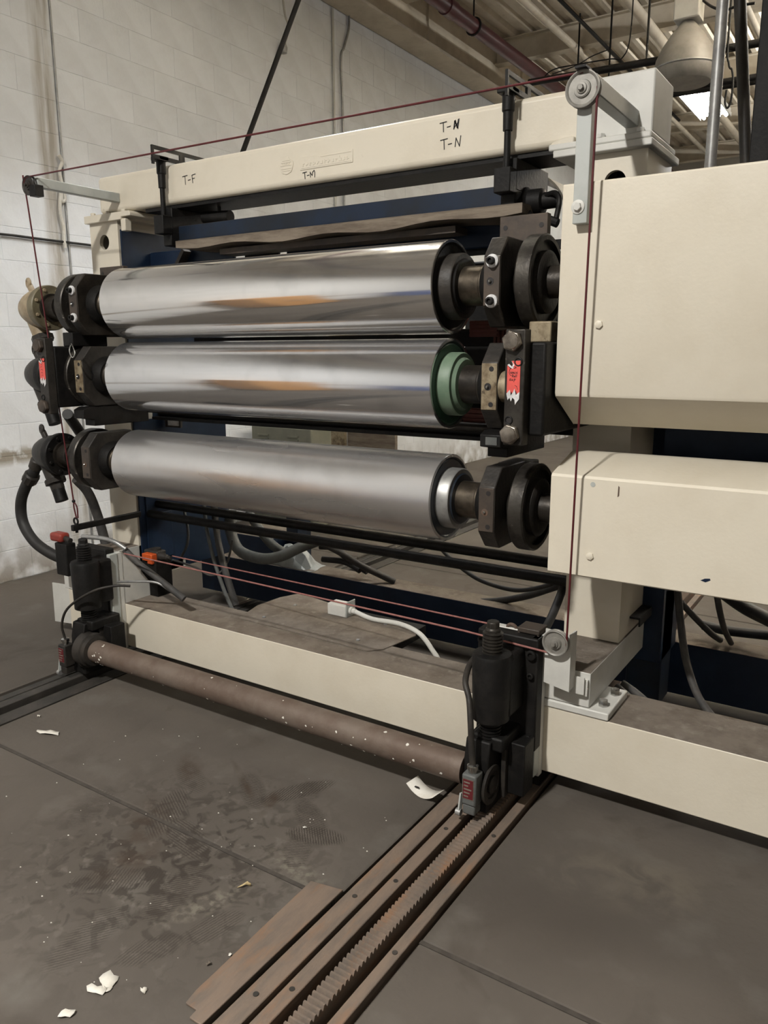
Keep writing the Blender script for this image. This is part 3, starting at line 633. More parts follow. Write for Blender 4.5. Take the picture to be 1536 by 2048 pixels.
# ================================================================== ROLL GAP PLATES WITH STICKERS
def gap_plate(s):
    x0, x1 = sorted((sx(s, 1.175), sx(s, 1.24)))
    t = thing('roll_gap_plate', 'vertical steel plate with red handwritten sticker beside the cream guard' if s > 0 else 'vertical steel plate with torn red sticker by the block wall', 'steel plate', ((x0+x1)/2, 2.29, 1.257), 'roll gap plates')
    MB().box(x0, x1, 2.27, 2.315, 1.257, 1.613).build('plate', M_rim if s > 0 else M_castdk, t, bevel=.003)
    MB().box(x0+.012, x1+.05*(1 if s > 0 else -.0), 2.315, YF-.002, 1.285, 1.575).build('housing', M_black, t, bevel=.008)
    MB().box(x0+.02, x1+.03, 2.40, 2.6, 1.575, 1.64).build('stop_block', M_worn if s > 0 else M_black, t, bevel=.004)
    xo = x0+.030
    for z in (1.578, 1.292):
        MB().lathe((xo-.004, 2.27, z), (0, -1, 0), [(0, .033), (.016, .033), (.020, .031), (.020, .01)], 6).build('hex_bolt', M_steel if s > 0 else M_brown, t, bevel=.003)
        MB().lathe((xo-.004, 2.251, z), (0, -1, 0), [(0, .026), (.004, .024), (.006, .012)], 24).build('bolt_crown', M_steel if s > 0 else M_brown, t)
    for (x, z) in ((x1-.020, 1.515), (x0+.018, 1.335)):
        MB().torus((x, 2.2695, z), (0, 1, 0), .0115, .0028, 20, 8).build('socket_rim', M_black, t)
        MB().lathe((x, 2.2698, z), (0, -1, 0), [(0, .010), (.0006, .010)], 16).build('socket_hole', M_ink, t)
    # sticker
    o = Vector((x0+.009, 2.2685, 1.40))
    st = MB(); poly = [(0, .105), (.012, .092), (.018, .108), (.014, .118), (.043, .119), (.043, .022), (.036, .012), (.030, .030), (.026, .012), (.020, .016), (.015, .026), (.012, .014), (0, .016)]
    st.prism([(o.x+a, o.z+b) for a, b in poly], 'Y', 2.2682, 2.27); stk = st.build('sticker', M_tag, t)
    st = MB(); st.prism([(o.x+a, o.z+b) for a, b in [(-.001, .018), (.011, .030), (.014, .012), (.021, .022), (.026, .034), (.031, .014), (.037, .02), (.043, .024), (.042, .002), (.034, -.008), (.029, -.016), (.027, .0), (.020, .006), (.015, -.006), (.010, .006), (.004, -.002)]], 'Y', 2.2678, 2.2683); st.build('torn_backing', M_paperw, stk)
    st = MB(); st.prism([(o.x+a, o.z+b) for a, b in [(0, .106), (.006, .109), (.016, .1), (.019, .108), (.013, .118), (.024, .106), (.019, .094), (.011, .097)]], 'Y', 2.2678, 2.2683); st.build('torn_corner', M_paperw, stk)
    k = .0075; ln = []
    def w_(x, z, L_): ln.extend([[(x+a, z+b) for a, b in q] for q in L_])
    if s > 0:
        w_(.5, 10.4, [[(1.1, 1.6), (.5, .6), (.4, -.4), (.9, -1.3), (1.6, -1.5)]])
        w_(1.4, 9.7, [[(.4, 0), (0, .3), (.3, .7), (.6, .4), (.4, 0)], [(.8, -.3), (.9, .6), (1.2, .6), (1.2, .3), (.9, .2)], [(1.9, .6), (1.5, .5), (1.5, 0), (2, .1)], [(1.5, .3), (1.8, .3)], [(2.4, 0), (2.5, .7), (3, 0), (3.2, .8)]])
        w_(2.3, 8.4, [[(0, 0), (.1, .9), (.5, .8), (.4, .4), (.1, .4), (.6, 0)], [(.9, .0), (.8, .4), (1.2, .4), (1.2, 0), (.9, 0)], [(1.5, 0), (1.6, 1)], [(1.9, 0), (2.0, 1)]])
        w_(1.0, 7.0, [[(.8, .8), (.2, .6), (.1, .1), (.6, 0), (.8, .4), (.5, .4)], [(1.1, 0), (1.3, .5), (1.6, .4), (1.6, 0), (1.2, .1)], [(2.1, -.5), (2.2, .7), (2.7, .6), (2.6, .2), (2.2, .2)]])
        w_(2.5, 12.2, [[(0, 0), (.8, .4), (1.4, 0), (.4, -.5), (1.5, -.2)]])
        w_(3.6, 5.2, [[(0, 0), (.8, -.4), (1.2, -1.6)]])
    else:
        w_(1.5, 12, [[(0, 0), (1, .5), (2, -.2), (1, -.8), (2, -1.6)]]); w_(1.2, 9.5, [[(0, 0), (2, .3)]])
        w_(1.2, 7.6, [[(0, 0), (.8, .7), (2, .5), (2.2, -.3)], [(.3, -1.6), (1.8, -1), (2, -2)], [(.6, -3), (2.2, -2.8)]])
    MB().strokes(Vector((x0+.009, 2.2682, 1.403)), (k, 0, 0), (0, 0, k*1.05), ln, .0014, (0, -1, 0), .0004).build('sticker_handwriting', M_ink, stk)
gap_plate(1); gap_plate(-1)
tag(MB().tube([at(143, 687, Y=2.30), at(147, 696, Y=2.29), at(150, 707, Y=2.285), at(146, 715, Y=2.28), at(141, 709, Y=2.28), at(139, 699, Y=2.285), at(142, 690, Y=2.29)], .0028, 8).build('wire_clip', M_bright), 'small bent bright wire clip hanging by the far tagged plate', 'wire clip')

# ================================================================== ROTARY UNIONS
def union(i, body, flg, lab, hoseup):
    z = RZ[i]; s = -1
    t = thing('rotary_union', lab, 'rotary union', (sx(s, 1.56), RY, z-.12), 'rotary unions')
    p = Vector((CX, RY, z)); d = (-1, 0, 0)
    MB().lathe(p, d, [(1.36, .06), (1.43, .058), (1.43, .07), (1.445, .07)], 32).build('neck', M_dark, t)
    MB().lathe(p, d, [(1.445, .07), (1.445, .108), (1.45, .112), (1.475, .112), (1.48, .106), (1.50, .104), (1.50, .07)], 48).build('flange', flg, t)
    MB().lathe(p, d, [(1.49, .100), (1.52, .099), (1.56, .094), (1.60, .082), (1.635, .066), (1.655, .045), (1.66, .02)], 48).build('bell_body', body, t)
    for k in range(8):
        a = 2*math.pi*(k+.5)/8; MB().hexn((sx(s, 1.446), RY+.092*math.cos(a), z+.092*math.sin(a)), (1, 0, 0), .009, .009).build('flange_bolt', body if i == 0 else flg, t)
    # lifting lug
    q = Vector((sx(s, 1.56), RY-.02, z+.105))
    MB().obox(q+Vector((.0, 0, -.03)), q+Vector((-.03, -.0, .015)), .022, .03).build('lug_neck', body, t, bevel=.006)
    MB().torus(q+Vector((-.034, 0, .022)), (.35, 1, 0), .018, .010, 20, 10).build('lug_eye', body, t)
    # outlet
    e0 = Vector((sx(s, 1.585), RY, z-.055)); e1 = Vector((sx(s, 1.545), RY-.0, z-.15))
    MB().cyl(e0, e1, .048, .042, 28).build('outlet', body, t)
    MB().lathe(e1, e1-e0, [(-.012, .045), (-.012, .056), (.014, .056), (.014, .038), (.05, .036)], 8).build('outlet_nut', M_castdk, t)
    MB().lathe(e1+(e1-e0).normalized()*.045, e1-e0, [(0, .034), (.07, .034)], 20).build('outlet_pipe', M_black, t)
    return t
union(0, M_beige, M_olive, 'beige cast rotary union on the far end of the top roll', None)
union(1, M_castdk, M_black, 'dark rotary union behind the torn red sticker on the middle roll', None)
union(2, M_castdk, M_black, 'grey brown rotary union with a curved hose on the bottom roll', None)
H = []
def hose(name, pts, r, m, lab, cat='hose', grp=None, n=12):
    o = tag(MB().tube(pts, r, n).build(name, m), lab, cat, grp); return o
hz = thing('water_hose', 'thick black hose curving down from the bottom roll union to the floor', 'hose', at(125, 1115, Y=2.55))
pp = [at(76, 918, Y=2.50), at(66, 948, Y=2.5), at(52, 972, Y=2.5), at(42, 1005, Y=2.5), at(46, 1045, Y=2.5), at(68, 1082, Y=2.5), at(100, 1106, Y=2.52), at(138, 1124, Y=2.56), at(180, 1150, Y=2.62)]
MB().tube(pp, .030, 16).build('hose_body', M_rubber, hz)
for k, (a, b, r) in enumerate(((0, 1, .036), (1, 2, .042))):
    q0, q1 = pp[a], pp[b]; MB().lathe(q0, q1-q0, [(.0, r*.8), (.008, r), ((q1-q0).length*.55, r), ((q1-q0).length*.62, r*.8)], 10 if k else 20).build('hose_coupling', M_castdk, hz)
hose('drain_hose', [at(152, 958, Y=2.55), at(176, 985, Y=2.62), at(193, 1025, Y=2.68), at(208, 1075, Y=2.70), at(216, 1110, Y=2.70)], .026, M_cable, 'dusty dark hose hanging below the bottom roll union beside the far post')
hose('drain_hose', [at(135, 828, Y=2.52), at(150, 850, Y=2.62), at(172, 880, Y=2.72), at(200, 900, Y=2.76)], .028, M_rubber, 'short black hose slanting down behind the middle and bottom rolls')
# ================================================================== JACKS AND CROSS PIPE
def jack(X, lab, near_):
    Yj = 2.235
    t = thing('screw_jack', lab, 'screw jack', (X, Yj, 0.004), 'screw jacks')
    pl0, pl1, sr = (X-.112, X+.113, .066) if near_ else (X-.2, X+.0, .04)
    MB().box(pl0, pl1, 2.352, 2.407, .19, .60).build('back_plate', M_black, t, bevel=.006)
    MB().lathe((X, Yj, .335), (0, 0, 1), [(0, .05), (.006, .062), (.225, .067), (.236, .063), (.24, .04)], 36).build('barrel', M_black, t)
    MB().box(X-.064, X+sr, Yj, 2.36, .35, .565).build('barrel_saddle', M_black, t, bevel=.012)
    mb = MB(); mb.lathe((X, Yj, .568), (0, 0, 1), [(0, .031)]+[(0.004+k*.0112+q, r) for k in range(6) for q, r in ((0, .034), (.006, .034), (.0062, .028), (.0105, .028))]+[(.074, .034), (.080, .022)], 28); mb.build('screw_thread', M_black if not near_ else M_rim, t)
    MB().lathe((X, Yj, .642), (0, 0, 1), [(0, .026), (.012, .027), (.016, .022), (.036, .022), (.040, .018)], 8 if near_ else 6).build('screw_head', M_black if not near_ else M_rim, t, bevel=.002)
    mb = MB(); mb.lathe((X, Yj, .275), (0, 0, 1), [(0, .030)]+[(k*.0115+q, r) for k in range(6) for q, r in ((0, .036), (.006, .036), (.0062, .029), (.011, .029))], 28); mb.build('lower_thread', M_black, t)
    w0, w1 = pl0+.022, pl1-.022
    for (bx, bz, r) in ((w0, .565, .017), (w1, .545, .017), (w0, .515, .010), (w1, .47, .011), (w0, .28, .013), (w1, .24, .013)):
        MB().lathe((bx, 2.352, bz), (0, -1, 0), [(0, r), (.014, r), (.015, r*.85), (.015, r*.55), (.008, r*.5)], 18).build('cap_screw', M_black, t)
    # lower carriage riding on the rail
    MB().prism([(Yj-.06, .018), (Yj-.06, .20), (Yj-.045, .27), (Yj+.05, .28), (2.36, .24), (2.36, .10), (2.30, .018)], 'X', X-.068, X+.022).build('carriage_body', M_black, t, bevel=.005)
    MB().box(X-.056, X+.060, Yj-.03, 2.37, .235, .285).build('carriage_bridge', M_black, t, bevel=.008)
    MB().lathe((X+.020, 2.20, .118), (1, 0, 0), [(0, .03), (0, .066), (.006, .068), (.010, .066), (.010, .048), (.004, .046), (.004, .03)], 40).build('bearing_cover', M_castdk, t)
    MB().lathe((X+.022, 2.20, .118), (1, 0, 0), [(0, .03), (.010, .03), (.014, .012)], 24).build('wheel_hub', M_castdk, t)
    MB().box(X+.05, X+.112, 2.27, 2.352, .06, .25).build('guide_shoe', M_black, t, bevel=.004)
    MB().box(X+.035, X+.052, 2.25, 2.352, .05, .27).build('guide_strip', M_castdk, t, bevel=.003)
    return t
jack(-1.035, 'black screw jack with threaded spindle at the near end of the rusty pipe', True)
jack(-3.17, 'black screw jack at the far end of the rusty pipe by the wall', False)
t = thing('cross_pipe', 'rusty paint spattered pipe lying across between the two jacks', 'pipe', (-2.1, 2.2, .09))
MB().lathe((-3.105, 2.2, .147), (1, 0, 0), [(0, .052), (.06, .053), (1.97, .053), (2.0, .053)], 40).build('pipe_tube', M_pipe, t)
MB().lathe((-3.16, 2.2, .147), (1, 0, 0), [(0, .06), (0, .083), (.05, .083), (.055, .075), (.075, .072), (.078, .054)], 40).build('pipe_collar', M_castdk, t)
rs = random.Random(11)
blob = MB()
for k in range(46):
    x = rs.choice((rs.uniform(-3.05, -2.98), rs.uniform(-2.8, -1.15), rs.uniform(-2.0, -1.15))); a = rs.uniform(-2.6, -.2); r = .053
    c = Vector((x, 2.2+r*math.cos(a)*-1 if False else 2.2+r*math.sin(a), .147+r*math.cos(a)))
    nrm = Vector((0, math.sin(a), math.cos(a))); rad = rs.uniform(.002, .0065)
    u = Vector((1, 0, 0)); v = nrm.cross(u)
    k2 = 7; pts = [c+nrm*.0012+u*(rad*rs.uniform(.6, 1.5)*math.cos(6.283*j/k2))+v*(rad*rs.uniform(.6, 1.2)*math.sin(6.283*j/k2)) for j in range(k2)]
    blob.add(pts+[c+nrm*.003], [(j, (j+1) % k2, k2) for j in range(k2)])
bo = blob.build('paint_spatter', M_paper, t); bo['kind'] = 'stuff'
# limit switches hung on the jacks
def lswitch(p, lab, m):
    t = thing('limit_switch', lab, 'limit switch', p, 'limit switches'); x, y, z = p
    MB().box(x-.028, x+.024, y-.025, y+.03, z+.045, z+.155).build('switch_body', m, t, bevel=.006)
    MB().box(x-.024, x+.020, y-.022, y+.026, z+.01, z+.047).build('switch_head', m, t, bevel=.005)
    mb = MB(); mb.box(x-.024, x+.018, y-.0262, y-.025, z+.068, z+.142, 0); pl = mb.build('name_plate', M_bright, t)
    MB().box(x-.021, x+.015, y-.0270, y-.0262, z+.071, z+.139).build('plate_print', M_nick, pl)
    mb = MB()
    for k in range(5): mb.box(x-.018, x-.002+.006*((k*7) % 3), y-.0276, y-.0270, z+.077+k*.0125, z+.082+k*.0125)
    mb.build('plate_lines', M_dust, pl)
    MB().lathe((x, y, z+.155), (0, 0, 1), [(0, .015), (.012, .015), (.014, .019), (.026, .019), (.03, .012)], 16).build('cable_gland', M_bright, t)
    MB().obox((x-.034, y-.01, z+.075), (x-.036, y-.02, z+.012), .006, .016).build('lever_arm', M_greypaint, t)
    MB().cyl((x-.048, y-.02, z+.008), (x-.030, y-.02, z+.008), .012, n=18).build('lever_roller', M_galv, t)
lswitch((-1.046, 2.13, .030), 'grey limit switch with red name plate hanging on the near jack', M_hose)
lswitch((-3.22, 2.13, .022), 'dusty limit switch hanging on the far jack above the dark rail', M_castdk)
hose('flexible_conduit', [(-1.046, 2.13, .21), (-1.055, 2.135, .27), (-1.065, 2.145, .35), (-1.085, 2.17, .42), (-1.115, 2.20, .465), (-1.135, 2.28, .50), (-1.12, 2.345, .52)], .0105, M_castdk, 'flexible metal conduit rising from the near limit switch', 'conduit')
hose('flexible_conduit', [(-3.22, 2.13, .20), (-3.22, 2.12, .28), (-3.17, 2.13, .37), (-3.05, 2.18, .455), (-2.98, 2.25, .475), (-2.93, 2.30, .47)], .006, M_castdk, 'thin dark cable bowing over the far jack', 'cable')

# ================================================================== GUARDS ON THE NEAR SIDE
def guard(name, prof, lab, bolts):
    t = thing(name, lab, 'machine guard', (.3, 2.4, prof[0][1]))
    th = .004
    pr = [Vector((0, a, b)) for a, b in prof]; inner = [(a+th*1.2, b) for a, b in prof][::-1]
    MB().prism(list(prof)+inner, 'X', -.912, 1.6).build('guard_sheet', M_cream, t, bevel=.002)
    for (bx, by) in bolts:
        c = at(bx, by, Y=2.38); MB().hexn((c.x, 2.38, c.z), (0, -1, 0), .0125, .007).build('guard_bolt', M_cream, t)
    return t
guard('upper_guard', [(2.80, 2.036), (2.384, 2.036), (2.38, 2.032), (2.38, 1.418), (2.384, 1.408), (2.56, 1.307), (2.58, 1.307)], 'large cream sheet metal guard with slanted bottom edge, upper of two', [(1198, 649)])
t2 = guard('lower_guard', [(2.62, 1.212), (2.56, 1.214), (2.386, 1.162), (2.38, 1.154), (2.38, .838), (2.384, .834), (2.60, .834)], 'cream sheet metal guard with slanted top edge, lower of two', [(1180, 1112)])
c = at(1186, 969, Y=2.38); MB().lathe((c.x, 2.38, c.z), (0, -1, 0), [(0, .008), (.0008, .008)], 16).build('filled_hole', M_greypaint, t2)
c = at(1411, 1160, Y=2.38); MB().prism([(c.x-.014, c.z-.003), (c.x, c.z-.007), (c.x+.014, c.z+.001), (c.x+.012, c.z+.006), (c.x-.002, c.z+.004)], 'Y', 2.3792, 2.38).build('paint_chip', M_navy, t2)
c = at(1237, 982, Y=2.38); MB().prism([(c.x-.002, c.z-.02), (c.x+.003, c.z-.015), (c.x+.003, c.z+.012), (c.x-.001, c.z+.016)], 'Y', 2.3792, 2.38).build('rust_mark', M_rust, t2)

# ================================================================== PULL CORD, PULLEYS, BRACKETS
def pulley(c, lab, r=.049, m=M_greypaint):
    t = thing('cord_pulley', lab, 'pulley', c, 'pull cord pulleys')
    MB().lathe(Vector(c)+Vector((0, .014, 0)), (0, -1, 0), [(0, r*.3), (0, r), (.004, r), (.010, r*.86), (.016, r), (.021, r), (.022, r*.94), (.020, r*.86), (.017, r*.82), (.017, r*.5), (.022, r*.46), (.022, r*.3)], 48).build('sheave', m, t)
    MB().lathe(Vector(c)+Vector((0, -.004, 0)), (0, -1, 0), [(0, r*.44), (.006, r*.42), (.006, r*.3), (.010, r*.28), (.011, r*.16)], 32).build('bearing', m, t)
    MB().hexn(Vector(c)+Vector((0, -.012, 0)), (0, -1, 0), r*.17, .012).build('axle_nut', m, t)
    return t
M_pul = mat('dusty_zinc', (.26,.25,.225), (.19,.18,.16), .5, metal=.3, scale=20)
pU = at(1166, 178, Y=2.325); pL = at(1111, 1286, Y=2.345); pF = at(58, 371, Y=2.30)
pulley(pU, 'round zinc cord pulley at the top of the near bracket arm', .050, M_pul)
pulley(pL, 'round zinc cord pulley low on the bracket beside the near jack', .044, M_pul)
pulley(pF, 'small dark cord pulley on the far bracket arm by the wall', .043, M_castdk)
t = thing('pulley_bracket', 'pale grey steel arm and flat bar holding the upper near pulley', 'bracket', (-.85, 2.4, 1.93))
MB().box(pU.x-.010, pU.x+.032, 2.345, YF-.001, pU.z-.008, pU.z+.042).build('arm', M_greypaint, t, bevel=.003)
MB().box(pU.x-.022, pU.x+.022, 2.345, 2.377, 1.915, pU.z+.03).build('flat_bar', M_greypaint, t, bevel=.002)
c = at(1156, 414, Y=2.345); MB().lathe((c.x, 2.345, c.z), (0, -1, 0), [(0, .02), (.003, .02), (.004, .016)], 24).build('washer', M_white, t)
MB().hexn((c.x, 2.341, c.z), (0, -1, 0), .0125, .009).build('bracket_bolt', M_white, t)
MB().box(pU.x-.018, pU.x+.015, 2.30, 2.35, pU.z+.05, pU.z+.056).build('cord_keeper', M_black, t)
t = thing('pulley_bracket', 'pale grey steel arm holding the far pulley over the far post', 'bracket', (-3.41, 2.5, 2.30))
MB().box(-3.43, -3.395, 2.315, YF-.001, pF.z-.010, pF.z+.034).build('arm', M_greypaint, t, bevel=.003)
MB().box(-3.43, -3.385, 2.29, 2.335, pF.z-.05, pF.z+.0).build('pulley_fork', M_black, t, bevel=.002)
t = thing('pulley_bracket', 'white folded steel bracket under the guard carrying the lower pulley', 'bracket', (-.85, 2.4, .48))
a = at(1093, 1256, Y=2.372); b = at(1139, 1380, Y=2.372)
MB().prism([(a.x, b.z+.01), (b.x, b.z-.006), (b.x, a.z-.006), (a.x, a.z)], 'Y', 2.366, 2.372).build('front_plate', M_white, t)
MB().box(b.x-.006, b.x, 2.372, 2.42, b.z-.004, a.z-.006).build('side_flange', M_white, t)
MB().box(b.x-.006, b.x+.035, 2.413, 2.419, .415, .475).build('mount_tab', M_white, t)
# cord
rp = .0036
eyeF = at(152, 1044, Y=2.37)
tp = pF+Vector((0, -.002, .037)); 
t = thing('red_safety_cable', 'dark red emergency pull cord running over the pulleys around the machine', 'cord', (-2.2, 2.33, .55))
MB().tube([pF+Vector((-.036, -.002, .01)), (pF.x-.030, 2.305, pF.z-.08), at(148, 1008, Y=2.365)], rp, 8, 2).build('far_drop', M_rope, t)
MB().tube([pF+Vector((-.036, -.002, .01)), pF+Vector((-.02, -.002, .032)), tp], rp, 8, 4).build('cord_wrap', M_rope, t)
MB().tube([tp, (pU.x, pU.y-.002, pU.z+.043)], rp, 8).build('top_run', M_rope, t)
MB().tube([(pU.x+.043, pU.y-.002, pU.z), (pL.x+.038, pL.y-.002, pL.z)], rp, 8).build('near_drop', M_rope, t)
lowend = at(248, 1107, Y=2.33)
MB().tube([(pL.x-.01, pL.y-.002, pL.z-.038), at(930, 1262, Y=2.32), lowend], rp, 8, 1).build('lower_run', M_ropedust, t)
eyeN = at(1024, 1257, Y=2.42); 
swO = at(345, 1112, Y=2.62)
MB().tube([eyeN+Vector((-.018, 0, 0)), swO], rp*.9, 8).build('switch_run', M_ropedust, t)
MB().tube([at(975, 1254, Y=2.435), at(1005, 1259, Y=2.425), eyeN+Vector((-.016, 0, -.004))], rp, 8).build('cord_tail', M_ropedust, t)
MB().tube([at(147, 1003, Y=2.365), at(148, 1015, Y=2.368), at(153, 1036, Y=2.37)], rp, 8).build('cord_loop', M_rope, t)
MB().tube([at(148, 1003, Y=2.366), at(154, 1015, Y=2.369), at(156, 1036, Y=2.371)], rp, 8).build('cord_loop', M_rope, t)
MB().lathe(at(147, 1000, Y=2.365), (0, 0, -1), [(0, .007), (.006, .009), (.012, .007)], 10).build('cord_clamp', M_black, t)
t = thing('anchor_arm', 'black steel arm with eye bolt holding the far end of the red cord', 'bracket', (-3.44, 2.6, eyeF.z-.05))
e2 = at(262, 1034, Y=YF)
MB().obox((eyeF.x, 2.345, eyeF.z-.028), (eyeF.x, YF-.001, eyeF.z-.028), .022, .03).build('arm', M_black, t, bevel=.003)
MB().torus(eyeF+Vector((0, 0, .004)), (0, 1, 0), .016, .005, 24, 10).build('eye_bolt', M_black, t)
MB().cyl(eyeF+Vector((0, 0, -.055)), eyeF+Vector((0, 0, -.012)), .0075, n=14).build('eye_shank', M_black, t)
t = thing('cord_anchor', 'rusty eye bolt on a small dark bracket behind the near jack', 'bracket', eyeN-Vector((0, 0, .03)))
MB().torus(eyeN, (0, 1, .2), .017, .006, 24, 10).build('eye_bolt', M_rust, t)
MB().cyl(eyeN+Vector((.022, 0, 0)), eyeN+Vector((.055, 0, 0)), .007, n=14).build('eye_shank', M_rust, t)
q = at(1058, 1265, Y=2.43)
MB().box(eyeN.x+.035, eyeN.x+.115, 2.385, 2.46, eyeN.z+.006, eyeN.z+.024).box(eyeN.x+.035, eyeN.x+.045, 2.385, 2.46, eyeN.z-.035, eyeN.z+.006).box(eyeN.x+.105, eyeN.x+.115, 2.385, 2.46, eyeN.z-.035, eyeN.z+.006).build('channel', M_brown, t, bevel=.003)

# ---- safety switches
c = at(120, 1073, Y=2.36)
t = thing('safety_switch', 'dusty red safety switch on a dark post beside the far jack', 'switch', (c.x, c.y, c.z-.2))
MB().box(c.x-.05, c.x+.045, 2.33, 2.39, c.z-.024, c.z+.022).build('switch_housing', M_red, t, bevel=.014, seg=3)
MB().cyl((c.x+.04, 2.36, c.z-.004), (c.x+.085, 2.36, c.z-.012), .014, n=16).build('switch_shaft', M_castdk, t)
MB().box(c.x-.025, c.x+.07, 2.34, 2.40, c.z-.20, c.z-.03).build('switch_post', M_black, t, bevel=.006)
c = at(302, 1111, Y=2.62)
t = thing('safety_switch', 'orange cable pull switch standing behind the far jack mount', 'switch', (c.x, c.y, c.z-.05))
MB().box(c.x-.055, c.x+.05, 2.62, 2.68, c.z-.022, c.z+.026).build('switch_body', M_castdk, t, bevel=.008)
MB().box(c.x-.030, c.x+.045, 2.585, 2.622, c.z-.022, c.z+.016).build('orange_cover', M_orange, t, bevel=.004)
MB().box(c.x+.01, c.x+.045, 2.585, 2.622, c.z-.034, c.z-.022).build('orange_tab', M_orange, t, bevel=.002)
MB().cyl((c.x+.01, 2.65, c.z+.026), (c.x+.01, 2.65, c.z+.036), .022, n=24).build('round_cap', M_castdk, t)
MB().lathe((c.x+.05, 2.64, c.z), (1, 0, 0), [(0, .022), (.02, .022), (.03, .015), (.05, .015), (.055, .01), (.075, .008)], 18).build('pull_head', M_castdk, t)
MB().box(c.x-.05, c.x+.06, 2.60, 2.70, .306, c.z-.022).build('switch_stand', M_black, t)

# ---- white angle plate and flap behind the far jack
tag(MB().prism([(at(105, 1165, Y=2.50).x, at(105, 1165, Y=2.5).z), (at(162, 1190, Y=2.5).x, at(165, 1175, Y=2.5).z), (at(165, 1250, Y=2.5).x, at(165, 1250, Y=2.5).z), (at(111, 1242, Y=2.5).x, at(111, 1242, Y=2.5).z)], 'Y', 2.498, 2.504).build('splash_plate', M_white), 'small white sheet plate standing behind the far jack', 'steel plate')
hose('silver_conduit', [at(165, 1073, Y=2.36), at(200, 1076, Y=2.37), at(228, 1083, Y=2.38), at(252, 1098, Y=2.40)], .011, M_galv, 'bare silver conduit bending from the red safety switch', 'conduit')
hose('black_conduit', [at(250, 1100, Y=2.41), at(275, 1125, Y=2.42), at(320, 1160, Y=2.44), at(368, 1198, Y=2.47)], .016, M_cable, 'black sleeved cable dropping onto the base beam by the far jack', 'conduit')
hose('silver_conduit', [at(235, 1164, Y=2.36), at(270, 1163, Y=2.38), at(312, 1165, Y=2.42), at(338, 1180, Y=2.45), at(352, 1190, Y=2.46)], .006, M_galv, 'thin silver conduit bowing over the far gusset', 'conduit')

# ---- plate, junction box and conduit on the base beam
zt = .306
P_ = [at(478, 1237, Z=zt), at(515, 1212, Z=zt), at(560, 1196, Z=zt), at(600, 1188, Z=zt), at(830, 1262, Z=zt), at(832, 1272, Z=zt), at(766, 1300, Z=zt), at(735, 1303, Z=zt)]
t = thing('floor_plate', 'dusty grey sheet plate with cut corners lying on the base beam', 'steel plate', (-2.15, 2.75, zt))
mb = MB(); mb.prism([(p.x, p.y) for p in P_], 'Z', zt, zt+.004); mb.build('plate', M_dust, t)
for (x, y) in ((590, 1211), (528, 1235), (771, 1249), (716, 1281)):
    p = at(x, y, Z=zt+.004); MB().hexn(p, (0, 0, 1), .009, .006).build('plate_screw', M_galv, t)
MB().box(-2.5, -1.72, 2.70, 2.98, .26, zt-.0005).build('plate_support', M_black, t)
c = at(681, 1228, Z=.312)
t = thing('junction_box', 'small white junction box on the dusty base plate', 'junction box', (c.x, c.y, .311))
MB().box(c.x-.055, c.x+.05, c.y-.03, c.y+.04, .311, .367).build('box_body', M_white, t, bevel=.003)
MB().box(c.x+.05, c.x+.056, c.y-.028, c.y+.045, .311, .385).build('box_cover', M_greypaint, t, bevel=.002)
MB().lathe((c.x+.056, c.y+.005, .338), (1, 0, 0), [(0, .018), (.012, .018), (.012, .013), (.03, .013)], 16).build('box_connector', M_white, t)
hose('white_conduit', [(c.x+.08, c.y+.005, .338), at(745, 1238, Y=c.y), at(800, 1248, Y=c.y-.005), at(840, 1268, Y=c.y-.02), at(868, 1305, Y=c.y-.02), at(876, 1318, Y=c.y-.02)], .011, M_white, 'white flexible conduit curving from the junction box', 'conduit')

# ================================================================== HEADER HANGERS, BLUE BEAM, BOARD
def hanger(X, lab, s):
    t = thing('hanger_bracket', lab, 'bracket', (X, 2.73, 2.10), 'header hangers')
    MB().lathe((X, 2.735, 2.17), (0, 0, 1), [(0, .012), (.14, .012), (.14, .017), (.20, .018), (.205, .022), (.265, .022), (.27, .016)], 20).build('threaded_rod', M_black, t)
    MB().hexn((X, 2.735, 2.17), (0, 0, 1), .02, .014).build('rod_nut', M_black, t)
    MB().box(X-.034, X+.03, 2.70, 2.76, 2.10, 2.185).build('clamp_block', M_black, t, bevel=.004)
    MB().box(X-.03, X+.028, 2.76, 3.06, 2.115, 2.225).build('clamp_arm', M_black, t, bevel=.004)
    MB().box(X-.028, X+.028, 2.75, 2.82, 2.05, 2.118).build('clamp_foot', M_black, t, bevel=.004)
    # slotted strip over the header
    z0 = 2.424; 
    mb = MB()
    mb.box(X+.020, X+.030, 2.66, 2.672, z0-.02, z0+.062).box(X+.020, X+.030, 3.03, 3.05, z0, z0+.062).box(X+.020, X+.030, 2.672, 3.03, z0+.046, z0+.062).box(X+.020, X+.030, 2.672, 3.03, z0+.004, z0+.022)
    mb.box(X+.020, X+.030, 2.83, 2.86, z0+.022, z0+.046)
    mb.build('slotted_strip', M_black, t)
    MB().box(X-.03, X+.03, 2.70, 2.76, z0+.004, z0+.024).build('rod_cap', M_black, t, bevel=.004)
    return t
hanger(-1.262, 'black hanger with threaded rod on the header near the upper pulley', 1)
hanger(-3.045, 'black hanger with threaded rod on the far end of the header', -1)
t = thing('lip_beam', 'dark blue steel channel hanging below the header beam', 'beam', (-2.18, 2.86, 2.07))
MB().box(-3.05, -1.305, 2.80, 2.806, 2.078, 2.142).build('channel_web', M_navylt, t)
MB().box(-3.05, -1.305, 2.79, 2.95, 2.068, 2.078).build('channel_flange', M_navylt, t, bevel=.002)
MB().box(-3.05, -1.305, 2.803, 2.95, 2.138, 2.144).build('channel_top', M_brown, t, bevel=.002)
MB().cyl((-3.07, 2.80, 2.085), (-3.05, 2.80, 2.085), .012, n=14).build('end_pin', M_black, t)
